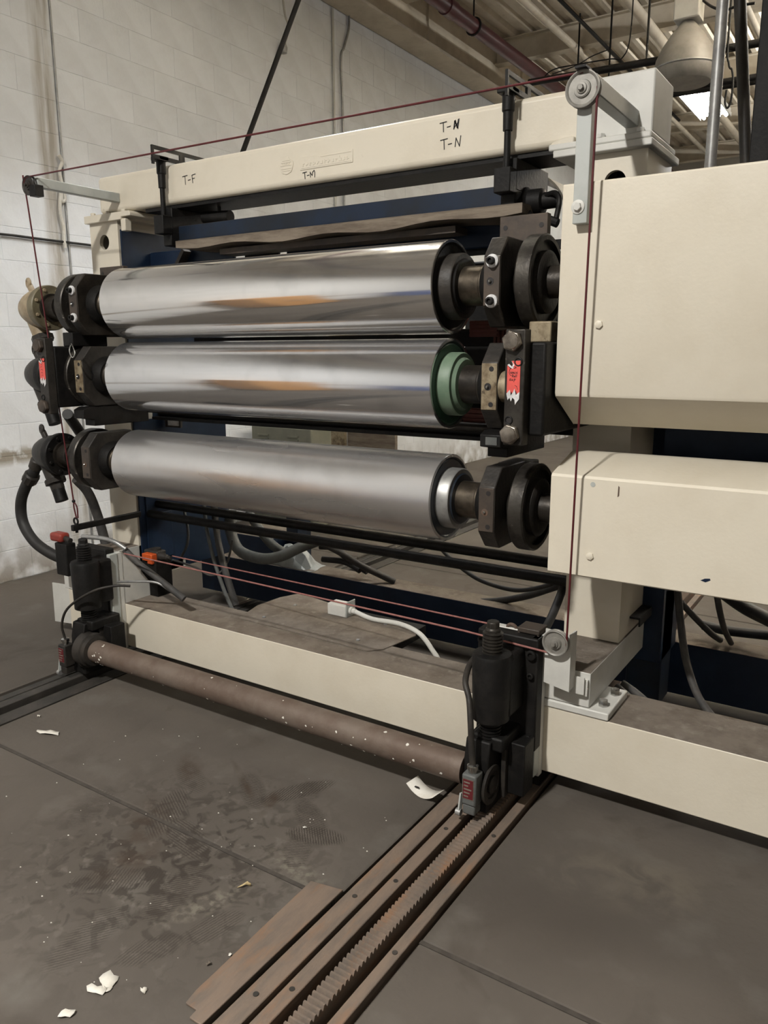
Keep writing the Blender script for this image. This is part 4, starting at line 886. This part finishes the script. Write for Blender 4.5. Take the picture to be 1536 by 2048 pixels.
t = thing('dirty_board', 'dirty brown board under the dark blue channel', 'board', (-2.15, 2.84, 2.01))
mb = MB(); N0 = 24
top = []; bot = []
for k in range(N0+1):
    x = -2.98+1.78*k/N0; dz = -.008*math.sin(k*.9)-.012*math.sin(math.pi*k/N0)
    top.append((x, 2.066)); bot.append((x, 2.035+dz))
mb.prism(top+bot[::-1], 'Y', 2.74, 2.93); mb.build('board', M_wood, t)
MB().box(-2.75, -1.5, 2.80, 2.90, 1.995, 2.02).build('lower_strip', M_brown, t)
t = thing('clamp_motor', 'black motor with cables hanging at the near end of the blue channel', 'motor', (-1.2, 2.83, 2.0))
MB().lathe((-1.30, 2.86, 2.085), (1, 0, 0), [(0, .03), (.002, .055), (.07, .055), (.08, .045), (.13, .045), (.135, .03), (.19, .028)], 28).build('motor_body', M_black, t)
MB().tube([(-1.15, 2.84, 2.10), (-1.11, 2.82, 2.10), (-1.085, 2.80, 2.07), (-1.09, 2.79, 2.01)], .010, 10).build('motor_cable', M_black, t)
MB().tube([(-1.22, 2.82, 2.05), (-1.19, 2.80, 2.02), (-1.13, 2.78, 2.01), (-1.08, 2.78, 1.99)], .016, 10).build('motor_hose', M_black, t)
t = thing('spring_cylinder', 'small dark cylinder above the far end of the blue channel', 'cylinder', (-2.86, 2.9, 2.16))
MB().cyl((-2.92, 2.88, 2.185), (-2.75, 2.88, 2.175), .028, n=20).build('cylinder_body', M_black, t)
MB().cyl((-2.82, 2.88, 2.18), (-2.82, 2.88, 2.245), .008, n=10).build('cylinder_rod', M_black, t)
t = thing('blue_pipe', 'faded navy pipe and elbow beside the far post above the top roll', 'pipe', (-3.2, 3.0, 1.95))
MB().tube([(-3.40, 3.02, 1.93), (-3.2, 3.0, 1.965), (-3.0, 2.99, 1.955), (-2.90, 2.98, 1.95)], .05, 16).build('pipe_body', M_navy, t)
MB().obox((-3.22, 2.92, 1.90), (-3.10, 2.92, 2.05), .05, .02).build('pipe_strap', M_brown, t)
t = thing('white_hood', 'white curved sheet metal hood beside the near post', 'hood', (-1.1, 3.3, 1.8))
hp = []
for k in range(13):
    a = R(90-90*k/12); hp.append((-1.39+.18*math.cos(a), 2.09+.175*math.sin(a)))
hp2 = [(x-.006, z-.006) for x, z in hp]
MB().prism(hp+[(-1.21, 1.75), (-1.216, 1.75)]+hp2[::-1], 'Y', 3.2, 3.6).build('hood_sheet', M_white, t, ang=50)
t = thing('blue_motor', 'rounded blue motor housing behind the near top bearing', 'motor', (-1.03, 2.95, 1.8))
MB().lathe((-1.05, 2.98, 1.80), (0, 0, 1), [(0, .075), (.19, .075), (.23, .055), (.245, .02)], 28).build('motor_housing', M_navylt, t)

# ---- tubes and ribbed rubber behind the rolls
t = thing('support_tubes', 'pair of black tubes running across behind the bottom roll', 'tube', (-2.2, 2.9, .66))
MB().cyl((-3.41, 2.90, .715), (-.99, 2.90, .715), .022, n=16).build('tube', M_black, t)
MB().cyl((-3.41, 2.84, .668), (-.99, 2.84, .668), .022, n=16).build('tube', M_black, t)
MB().box(-3.41, -.99, 2.88, 2.96, .635, .655).build('tray', M_black, t)
t = thing('guide_rollers', 'thin dark guide rods under the middle roll', 'rod', (-2.2, 2.72, 1.22))
MB().cyl((-3.2, 2.70, 1.262), (-1.16, 2.70, 1.262), .018, n=14).build('rod', M_dark, t)
MB().cyl((-3.2, 2.78, 1.235), (-1.16, 2.78, 1.235), .022, n=14).build('rod', M_black, t)
MB().box(-3.2, -1.15, 2.72, 2.90, 1.208, 1.222).build('rod_tray', M_black, t)
for (x0, x1, z0, z1, y, lab, vert) in ((-1.318, -1.235, 1.47, 1.68, 2.78, 'dark red ribbed rubber strip standing behind the roll ends', True), (-1.40, -1.28, 1.60, 1.66, 2.74, 'dark red ribbed rubber piece between the top and middle rolls', False), (-1.42, -1.24, 1.262, 1.33, 2.74, 'dark red ribbed rubber piece under the middle roll end', False)):
    t = thing('ribbed_strip', lab, 'rubber strip', ((x0+x1)/2, y, z0))
    MB().box(x0, x1, y, y+.02, z0, z1).build('strip_base', M_redrib, t)
    nrib = 5 if vert else 4
    for k in range(nrib):
        if vert: xx = x0+(x1-x0)*(k+.5)/nrib; MB().box(xx-.005, xx+.005, y-.008, y, z0+.004, z1-.004).build('rib', M_redrib, t)
        else: zz = z0+(z1-z0)*(k+.5)/nrib; MB().box(x0+.003, x1-.003, y-.008, y, zz-.004, zz+.004).build('rib', M_redrib, t)
t = thing('small_panel', 'small pale ribbed panel under the far end of the middle roll', 'panel', (-3.15, 2.98, 1.19))
a = at(335, 826, Y=2.98); b = at(357, 852, Y=2.98)
MB().box(a.x-.03, b.x+.01, 2.985, 3.0, b.z-.01, a.z+.01).build('panel_frame', M_brown, t)
MB().box(a.x, b.x, 2.978, 2.986, b.z, a.z).build('panel_face', M_paperw, t)
c0, c1 = at(503, 862, Y=5.3), at(622, 905, Y=5.3)
t = thing('control_cabinet', 'grey green metal cabinet with louvres far behind the rolls', 'cabinet', ((c0.x+c1.x)/2, 5.45, 0))
MB().box(c0.x, c1.x, 5.3, 5.6, 0.004, c0.z+.05).build('cabinet_body', M_cab, t, bevel=.01)
for sd in (.12, .62):
    for k in range(4):
        xx = c0.x+(c1.x-c0.x)*sd; MB().box(xx, xx+(c1.x-c0.x)*.18, 5.29, 5.3, c0.z-.03-k*.03, c0.z-.018-k*.03).build('louvre', M_cab, t)
for k, (xa, xb, ya, lab) in enumerate(((655, 688, 6.2, 'pale wooden panel standing far behind the rolls'), (695, 790, 6.5, 'weathered plywood panel leaning far behind the rolls'))):
    p0, p1 = at(xa, 880, Y=ya), at(xb, 880, Y=ya)
    tag(MB().box(p0.x, p1.x, ya, ya+.05, 0.004, 1.15).build('stored_panel', M_worn if k == 0 else M_wood, bevel=.005), lab, 'panel')

# ================================================================== HOSES AND CABLES BEHIND
def hp_(pts, r, m, lab, cat='hose', name='hose'): return hose(name, [at(x, y, Y=Yv) for x, y, Yv in pts], r, m, lab, cat)
hp_([(462, 1020, 3.05), (461, 1060, 3.03), (478, 1100, 3.02), (520, 1117, 3.02), (560, 1113, 3.06), (600, 1095, 3.15), (640, 1080, 3.25)], .030, M_hose, 'thick grey hose looping low behind the bottom roll')
hp_([(497, 1025, 3.2), (520, 1060, 3.18), (545, 1090, 3.16), (575, 1110, 3.2)], .026, M_hose, 'grey hose crossing down behind the thick looping hose')
hp_([(428, 1010, 3.0), (436, 1080, 2.95), (450, 1140, 2.9), (472, 1210, 2.9)], .018, M_cable, 'dusty dark cable hanging straight down behind the base beam', 'cable', 'hanging_cable')
hp_([(408, 1010, 2.98), (414, 1060, 2.94), (428, 1120, 2.9), (448, 1180, 2.9), (466, 1222, 2.9)], .010, M_hose, 'thin grey cable hanging beside the dusty dark cable', 'cable', 'hanging_cable')
hp_([(465, 1080, 2.95), (456, 1120, 2.93), (440, 1145, 2.9), (418, 1150, 2.88), (392, 1135, 2.85), (372, 1128, 2.8), (345, 1120, 2.72)], .006, M_cable, 'thin cable sagging from the orange pull switch', 'cable', 'hanging_cable')
hp_([(366, 1010, 2.98), (376, 1060, 2.95), (374, 1090, 2.92), (362, 1115, 2.9)], .008, M_rubber, 'glossy black cable beside the navy inner plate', 'cable', 'hanging_cable')
hp_([(286, 1150, 2.62), (284, 1170, 2.62), (290, 1185, 2.64), (300, 1200, 2.7)], .009, M_cable, 'short dark cable loop behind the far gusset', 'cable', 'hanging_cable')
hp_([(642, 1086, 3.3), (680, 1105, 3.28), (720, 1130, 3.36), (765, 1152, 3.45), (790, 1164, 3.48)], .018, M_cable, 'dark cable leaving the crumpled plastic towards the floor', 'cable', 'floor_cable')
hp_([(640, 1092, 3.4), (668, 1096, 3.42), (700, 1120, 3.44), (735, 1143, 3.45)], .020, M_rubber, 'black hose beside the crumpled plastic on the rear beam', 'hose', 'floor_hose')
hp_([(645, 1118, 3.42), (690, 1124, 3.44), (720, 1141, 3.43)], .018, M_rubber, 'short black hose end poking out of the plastic', 'hose', 'floor_hose')
hp_([(875, 1090, 3.2), (910, 1125, 3.15), (960, 1160, 3.1), (1030, 1180, 3.08), (1090, 1172, 3.06), (1125, 1155, 3.05)], .010, M_rubber, 'thin black cable sagging in a long curve under the bottom roll', 'cable', 'hanging_cable')
hp_([(960, 1204, 3.49), (1010, 1200, 3.5), (1060, 1190, 3.4), (1125, 1168, 3.1)], .018, M_rubber, 'black hose lying behind the near post on the rear beam', 'hose', 'floor_hose')
hp_([(1085, 1268, 2.62), (1100, 1240, 2.7), (1115, 1205, 2.78), (1128, 1170, 2.9)], .016, M_rubber, 'black hose rising past the lower pulley bracket', 'hose', 'floor_hose')
# crumpled plastic on the rear beam
mb = MB(); rs = random.Random(5); gx, gy = 9, 7; c0 = at(590, 1112, Z=.30); V_ = []; F__ = []
for j in range(gy):
    for i in range(gx):
        u = i/(gx-1); v = j/(gy-1); h = .30+.13*math.sin(math.pi*min(1, u*1.1))*math.sin(math.pi*v)+rs.uniform(-.018, .018)
        if i in (0, gx-1) or j in (0, gy-1): h = .303
        V_.append((c0.x-.03+.34*u+rs.uniform(-.012, .012), 3.405+.15*v+rs.uniform(-.008, .008), h))
for j in range(gy-1):
    for i in range(gx-1): F__.append((j*gx+i, j*gx+i+1, (j+1)*gx+i+1, (j+1)*gx+i))
mb.add(V_, F__); po = mb.build('plastic_sheet', M_plastic, ang=15); sm = po.modifiers.new('thick', 'SOLIDIFY'); sm.thickness = .002; tag(po, 'crumpled clear plastic sheet bunched on the rear navy beam', 'plastic sheet')
# right of the near post
hp_([(1355, 1180, 3.0), (1362, 1250, 2.95), (1372, 1320, 2.9), (1395, 1390, 2.85), (1430, 1440, 2.82), (1462, 1476, 2.8)], .014, M_cable, 'long dusty cable curving down under the lower guard', 'cable', 'hanging_cable')
hp_([(1362, 1205, 3.1), (1390, 1235, 3.15), (1420, 1265, 3.3), (1440, 1280, 3.47)], .013, M_cable, 'short grey cable slanting behind the long dusty cable', 'cable', 'hanging_cable')
hp_([(1434, 1190, 3.1), (1440, 1225, 3.12), (1450, 1262, 3.3), (1462, 1286, 3.47)], .012, M_cable, 'grey cable hanging at the right under the lower guard', 'cable', 'hanging_cable')
hp_([(1440, 1180, 3.6), (1490, 1215, 3.55), (1550, 1245, 3.5)], .030, M_rubber, 'thick black hose at the right edge under the lower guard', 'hose', 'floor_hose')
hp_([(1405, 1250, 3.7), (1460, 1262, 3.7), (1550, 1272, 3.7)], .022, M_rubber, 'black hose lying level behind the hanging cables', 'hose', 'floor_hose')
for k, (q, lab) in enumerate((([(1232, 1372, 2.80), (1262, 1398, 2.78), (1290, 1425, 2.76), (1318, 1447, 2.75)], 'flat dark strap hose leaning on the base beam by the foot'), ([(1245, 1366, 2.84), (1275, 1388, 2.82), (1308, 1418, 2.80), (1342, 1452, 2.78)], 'second flat dark strap hose beside the foot, farther right'))):
    hp_(q, .014, M_cable, lab, 'hose', 'strap_hose')
a = at(1262, 1232, X=-.775); b = at(1310, 1205, X=-.76)
t = thing('side_handle', 'short black channel sticking out of the near post side', 'handle', (-.76, a.y, a.z-.02))
MB().obox((-.755, a.y-.02, a.z), (-.755, a.y+.15, a.z), .04, .008).obox((-.737, a.y-.02, a.z-.016), (-.737, a.y+.15, a.z-.016), .006, .03).build('channel', M_black, t)

# ================================================================== WALL FIXTURES
def wpt(x, y, off=.02): return at(x, y, X=WX+off)
hose('wall_conduit', [(WX+.015, 6.74, 4.79), (WX+.015, 6.74, .3)], .012, M_white, 'thin white conduit running straight down the block wall', 'conduit')
hose('wall_conduit', [wpt(698, 30), wpt(697, 60), wpt(688, 95), wpt(682, 125), (WX+.02, 6.88, 3.6), (WX+.02, 6.88, .3)], .012, M_galv, 'white conduit with a bent top beside the straight wall conduit', 'conduit')
hose('expansion_strip', [(WX+.004, 3.608, 4.8), (WX+.004, 3.608, .1)], .007, M_galv, 'grey sealant strip in the vertical joint of the block wall', 'sealant strip')
tag(MB().tube([wpt(118, 310), wpt(124, 325), wpt(119, 342), wpt(125, 372), wpt(130, 398), wpt(124, 402), wpt(122, 380), wpt(120, 420), wpt(127, 455), wpt(128, 480), wpt(131, 496)], .012, 8).build('hanging_rope', M_paper), 'frayed pale rope hanging in loops on the block wall', 'rope')
hose('wall_cable', [wpt(-200, 452), wpt(0, 468), wpt(90, 479), wpt(300, 505)], .008, M_rubber, 'thin black cable strung level along the block wall', 'cable')
d0, d1 = at(597, 0, Y=5.4), at(487, 300, Y=5.0)
dd = (d0-d1)
hose('hanger_rod', [d1-dd*.45, d1, d1+dd*1.25], .02, M_black, 'long black rod slanting up behind the header beam', 'rod')
hose('pull_string', [wpt(566, 0, .05), wpt(570, 30, .05), wpt(577, 55, .05), wpt(570, 88, .05)], .01, M_white, 'thin white cord dangling from the girder near the slanted rod', 'cord')
tag(MB().lathe(wpt(566, 95, .05), (0, 0, 1), [(-.05, .01), (-.045, .035), (.0, .04), (.05, .02), (.055, .008)], 14).build('cord_weight', M_galv), 'small grey weight on the dangling white cord', 'weight')

# ================================================================== CEILING SERVICES
a = at(850, 0, X=-4.2); b = at(1080, 165, X=-4.2)
t = thing('sprinkler_pipe', 'maroon sprinkler pipe running along under the roof beams', 'pipe', (-4.17, 8, 4.8))
MB().cyl((-4.17, -6.5, 4.885), (-4.17, 17.5, 4.885), .075, n=24).build('pipe_body', M_redpipe, t)
for y in (1.5, 5.1, 8.12, 12.0): 
    MB().torus((-4.17, y, 4.885), (0, 1, 0), .082, .012, 24, 8).build('pipe_ring', M_black, t)
    MB().cyl((-4.17, y, 4.965), (-4.17, y, DZ), .009, n=8).build('ring_rod', M_black, t)
MB().lathe((-4.17, 7.5, 4.885), (0, 1, 0), [(0, .076), (.0, .086), (.16, .086), (.16, .076)], 24).build('pipe_coupling', M_redpipe, t)
def cl(name, p0, p1, r, m, lab, cat='pipe'): return hose(name, [p0, p1], r, m, lab, cat)
cl('ceiling_pipe', (-3.62, 2, 5.02), (-3.62, 10.15, 5.02), .04, M_beam, 'cream pipe under the roof deck beside the maroon pipe')
cl('ceiling_conduit', (-3.33, 2, 5.04), (-3.33, 13.5, 5.04), .02, M_black, 'thin black conduit under the roof deck beside the cream pipe', 'conduit')
cl('ceiling_conduit', (-3.38, 9.9, 5.02), (-3.38, 16, 5.02), .035, M_beam, 'pale conduit run continuing beyond the roof beam', 'conduit')
cl('ceiling_pipe', (-2.72, 6, 5.01), (-2.72, 17, 5.01), .055, M_beam, 'wide cream pipe under the roof deck above the upper pulley')
cl('ceiling_pipe', (-1.75, 7, 5.0), (-1.75, 17, 5.0), .035, M_beam, 'slim cream pipe under the roof deck above the glass dome lamp')
def rod(px, py0, py1, Y, lab):
    a = at(px, py1, Y=Y); hose('drop_rod', [(a.x, Y, DZ if py0 is None else at(px, py0, Y=Y).z), (a.x, Y, a.z)], .010, M_black, lab, 'rod')
rod(1293, None, 118, 7.5, 'black rod hanging free from the roof left of the dome lamp')
rod(1155, None, 150, 9.6, 'short thin rod below the cream pipe end')
rod(1217, None, 165, 9.0, 'thin black rod right of the upper pulley')
p0, p1 = at(1090, 160, Y=7.2), at(1460, 96, Y=7.2)
d = p1-p0
for k, (off, r) in enumerate(((0, .03), (.11, .028))):
    o_ = Vector((0, .5*k, -.10*k)); hose('cable_tray', [p0-d*.1+o_, p1+d*1.5+o_], r, M_black, ['upper black cable rail crossing behind the near post top', 'lower black cable rail crossing behind the dome lamp'][k], 'cable rail')
for k, (ya, z_) in enumerate(((182, 0), (192, 0))):
    p0, p1 = at(1335, ya, Y=9.4), at(1490, ya-24, Y=9.4)
    hose('cable_tray', [p0-(p1-p0)*.3, p1+(p1-p0)], .022, M_black, ['upper thin black rail behind the fluorescent light', 'lower thin black rail behind the fluorescent light'][k], 'cable rail')
hose('loose_wire', [at(1080, 165, Y=8), at(1105, 140, Y=8), at(1160, 128, Y=8), at(1220, 118, Y=8), at(1245, 115, Y=8), at(1262, 60, Y=8), Vector((at(1262, 60, Y=8).x, 8, DZ))], .006, M_black, 'loose black wire strung below the roof near the upper pulley', 'wire')
hose('loose_wire', [at(1105, 148, Y=8), at(1150, 132, Y=8), at(1185, 112, Y=8), at(1215, 100, Y=8)], .005, M_black, 'second loose wire crossing the first below the roof', 'wire')
hose('loose_wire', [Vector((at(1458, 100, Y=7).x, 7, DZ)), at(1458, 60, Y=7), at(1458, 128, Y=7), at(1464, 140, Y=7), at(1466, 165, Y=7), at(1462, 200, Y=7), at(1455, 216, Y=7), at(1450, 205, Y=7), at(1453, 180, Y=7)], .008, M_black, 'black wire loop dangling between the grey pole and the dark posts', 'wire')
hose('loose_wire', [at(1405, 0, Y=7), at(1425, 14, Y=7), at(1450, 20, Y=7), at(1475, 12, Y=7), at(1510, 6, Y=7)], .010, M_black, 'black wire draped above the dome lamp', 'wire')
# unlit dome lamp
YL = 7.0; c = at(1370, 140, Y=YL); c2 = at(1372, 45, Y=YL); rad = (at(1432, 130, Y=YL)-at(1308, 130, Y=YL)).length/2
t = thing('dome_lamp', 'large unlit prismatic dome lamp hanging behind the near post top', 'lamp', (c.x, YL, c.z-.08))
hh = c2.z-c.z
MB().lathe((c.x, YL, c.z-.0), (0, 0, 1), [(-.10, rad*.82), (-.075, rad*.93), (-.02, rad), (0, rad*1.0)], 48, capped=True).build('lower_lens', M_acryl, t)
MB().torus((c.x, YL, c.z+.005), (0, 0, 1), rad, .008, 48, 8).build('lens_band', M_galv, t)
MB().lathe((c.x, YL, c.z+.01), (0, 0, 1), [(0, rad*.98), (hh*.2, rad*.93), (hh*.45, rad*.76), (hh*.7, rad*.52), (hh*.9, rad*.28), (hh, rad*.16)], 48).build('dome', M_acryl, t)
bw = (at(1396, 20, Y=YL)-at(1347, 20, Y=YL)).length/2
MB().box(c.x-bw, c.x+bw, YL-.09, YL+.09, c2.z, c2.z+.20).build('ballast_box', M_white, t, bevel=.01)
MB().cyl((c.x, YL, c2.z+.2), (c.x, YL, DZ), .012, n=8).build('lamp_stem', M_galv, t)
# lit fluorescent fixture
zc = 4.84; q = [at(1362, 200, Z=zc), at(1388, 231, Z=zc), at(1432, 225, Z=zc)]
fx0, fx1 = q[0].x+.03, q[2].x+.15; fy0, fy1 = 10.6, 12.85
t = thing('fluorescent_light', 'lit fluorescent fixture hanging from the far roof', 'lamp', ((fx0+fx1)/2, 11.7, zc))
MB().box(fx0, fx1, fy0, fy1, zc+.02, zc+.09).build('fixture_body', M_white, t, bevel=.004)
for k in range(4):
    xx = fx0+(fx1-fx0)*(k+.5)/4; MB().cyl((xx, fy0+.03, zc), (xx, fy1-.03, zc), .022, n=12).build('tube', M_emit, t)
for xx in (fx0-.01, fx1): MB().box(xx, xx+.012, fy0, fy1, zc-.02, zc+.03).build('fixture_edge', M_white, t)
# poles standing behind the upper guard
a = at(1422, 325, Y=3.6)
t = thing('vertical_pole', 'grey round pole rising behind the upper guard to the roof', 'pole', (-.752, 3.6, 1.95))
MB().cyl((-.752, 3.6, 1.95), (-.752, 3.6, DZ), .023, n=20).build('pole_tube', M_galv, t)
t = thing('dark_post', 'dark square post rising at the right edge behind the upper guard', 'post', (-.59, 3.7, 1.95))
x0 = at(1499, 300, Y=3.7).x
MB().box(x0, x0+.075, 3.70, 3.78, 1.95, DZ).build('post_tube', M_black, t, bevel=.004)
p0, p1 = at(1492, 322, Y=3.9), at(1480, 0, Y=3.9)
hose('slanted_pole', [p0-(p1-p0)*.3, p1+(p1-p0)*1.5], .025, M_castdk, 'dark slim pole leaning between the grey pole and the dark post', 'pole')

# ================================================================== DEBRIS ON THE FLOOR
def scrap(px, py, w_, h_, rot, m, lab, curl=.006, name='paper_scrap', seed=1, cat='scrap', z0=.0012, irr=.35):
    c = at(px, py, Z=0); rs = random.Random(seed); n_ = 11; V_ = [(0, 0, z0+curl*.3)]
    for k in range(n_):
        a = 2*math.pi*k/n_; r = 1+rs.uniform(-irr, irr); x = w_/2*r*math.cos(a); y = h_/2*r*math.sin(a)
        V_.append((x*math.cos(rot)-y*math.sin(rot), x*math.sin(rot)+y*math.cos(rot), z0+rs.random()*curl))
    me = MB().add([(c.x+v[0], c.y+v[1], v[2]) for v in V_], [(0, k+1, (k+1) % n_+1) for k in range(n_)])
    o = me.build(name, m); s_ = o.modifiers.new('thick', 'SOLIDIFY'); s_.thickness = .0012; s_.offset = 1
    return tag(o, lab, cat)
scrap(100, 1467, .10, .035, .35, M_paper, 'torn white paper scrap lying near the dark floor rail', .010, seed=3)
scrap(218, 1962, .055, .045, .6, M_paper, 'larger white flake on the floor at lower left', .006, seed=4, cat='flake', name='paint_flake')
scrap(192, 1982, .05, .028, .3, M_paper, 'narrow white flake touching the larger flake at lower left', .005, seed=5, cat='flake', name='paint_flake')
scrap(212, 1980, .025, .02, 1.3, M_paper, 'tiny white flake between the two flakes at lower left', .004, seed=15, cat='flake', name='paint_flake')
scrap(133, 2030, .035, .025, .9, M_paper, 'white flake at the bottom left corner of the floor', .008, seed=6, cat='flake', name='paint_flake')
scrap(287, 1983, .016, .018, .2, M_paper, 'small white crumb right of the flakes at lower left', .012, seed=7, cat='crumb', name='crumb')
scrap(78, 1434, .02, .014, .2, M_paper, 'white crumb beside the dark floor rail', .01, seed=8, cat='crumb', name='crumb')
scrap(610, 1656, .014, .008, .2, M_paper, 'bright crumb on the boot prints near the rusty rail', .004, seed=9, cat='crumb', name='crumb')
scrap(416, 1931, .014, .011, .4, M_dust, 'grey pebble beside the long rusty plate', .012, seed=19, cat='pebble', name='pebble')
scrap(460, 1912, .008, .008, .4, M_paper, 'tiny bright crumb beside the long rusty plate', .006, seed=20, cat='crumb', name='crumb')
# curled pieces
c = at(850, 1590, Z=0)
t = thing('paper_curl', 'curled cream paper tag with a slot lying by the pipe end', 'scrap', (c.x, c.y, 0))
mb = MB(); V_ = []; F__ = []; nu, nv = 10, 3
for j in range(nv):
    for i in range(nu):
        u = i/(nu-1)-.5; v = j/(nv-1)-.5
        V_.append((c.x+.125*u+.02*v, c.y+.05*v-.03*u, .003+.10*u*u+.012*(v+.5)))
for j in range(nv-1):
    for i in range(nu-1): F__.append((j*nu+i, j*nu+i+1, (j+1)*nu+i+1, (j+1)*nu+i))
o = mb.add(V_, F__).build('tag_sheet', M_paper, t); s_ = o.modifiers.new('thick', 'SOLIDIFY'); s_.thickness = .001
MB().box(c.x-.042, c.x-.025, c.y-.004, c.y+.003, .020, .0215).build('tag_slot', M_ink, t)
c = at(490, 1776, Z=0)
mb = MB(); V_ = []; F__ = []
for i in range(9):
    u = i/8; 
    for j in range(2): V_.append((c.x-.018+.03*u+.004*math.sin(u*6), c.y-.014+.028*u+(.012 if j else 0)*math.sin(math.pi*min(u+.1, 1)), .002+.014*u*(1-u)*2+(.010*u if j else 0)))
for i in range(8): F__.append((2*i, 2*i+1, 2*i+3, 2*i+2))
o = mb.add(V_, F__).build('dried_peel', M_yellowp); s_ = o.modifiers.new('thick', 'SOLIDIFY'); s_.thickness = .0012; tag(o, 'small curled yellow peel on the concrete beside the rusty plate', 'peel')
rs = random.Random(21); cr = MB()
for k in range(70):
    x, y = rs.uniform(-2.6, -1.25), rs.uniform(1.0, 2.1); r = rs.uniform(.0012, .0035)
    cr.add([(x-r, y, .0005), (x, y-r*.7, .0005), (x+r, y+r*.3, .0005), (x, y+r, .0005), (x, y, r*1.2)], [(0, 1, 4), (1, 2, 4), (2, 3, 4), (3, 0, 4), (3, 2, 1, 0)])
co = cr.build('floor_crumbs', M_paper); co['kind'] = 'stuff'; tag(co, 'tiny pale crumbs scattered over the concrete floor', 'crumbs')

# ================================================================== STORED THINGS BY THE BLOCK WALL, MIRRORED IN THE ROLLS
t = thing('steel_cabinet', 'amber steel cabinet against the block wall, seen mirrored in the chrome rolls', 'cabinet', (-4.72, -.6, .0))
MB().box(-4.97, -4.50, -1.05, -.15, .05, 1.38).build('cabinet_body', M_amber, t, bevel=.01)
for y in (-1.03, -.58):
    d_ = MB().box(-4.50, -4.482, y, y+.42, .09, 1.34).build('door', M_amber, t, bevel=.006)
    MB().box(-4.482, -4.462, y+(.36 if y < -.9 else .04), y+(.385 if y < -.9 else .065), .66, .80).build('handle', M_galv, d_, bevel=.004)
for y in (-1.0, -.2):
    for x in (-4.93, -4.54): MB().box(x-.02, x+.02, y-.02, y+.02, .001, .05).build('leg', M_black, t)
t = thing('steel_drum', 'blue steel drum standing by the block wall, mirrored in the chrome rolls', 'drum', (-4.62, -2.9, .0))
MB().lathe((-4.62, -2.9, .001), (0, 0, 1), [(0, .285), (.01, .292), (.02, .285), (.29, .285), (.30, .295), (.31, .285), (.58, .285), (.59, .295), (.60, .285), (.86, .285), (.87, .292), (.88, .285), (.87, .27), (.865, .02)], 40).build('drum_shell', mat('blue_drum_paint', (.02,.07,.30), (.03,.09,.33), .4), t)
MB().lathe((-4.70, -2.82, .866), (0, 0, 1), [(0, .03), (.015, .03), (.018, .02)], 16).build('bung', M_galv, t)
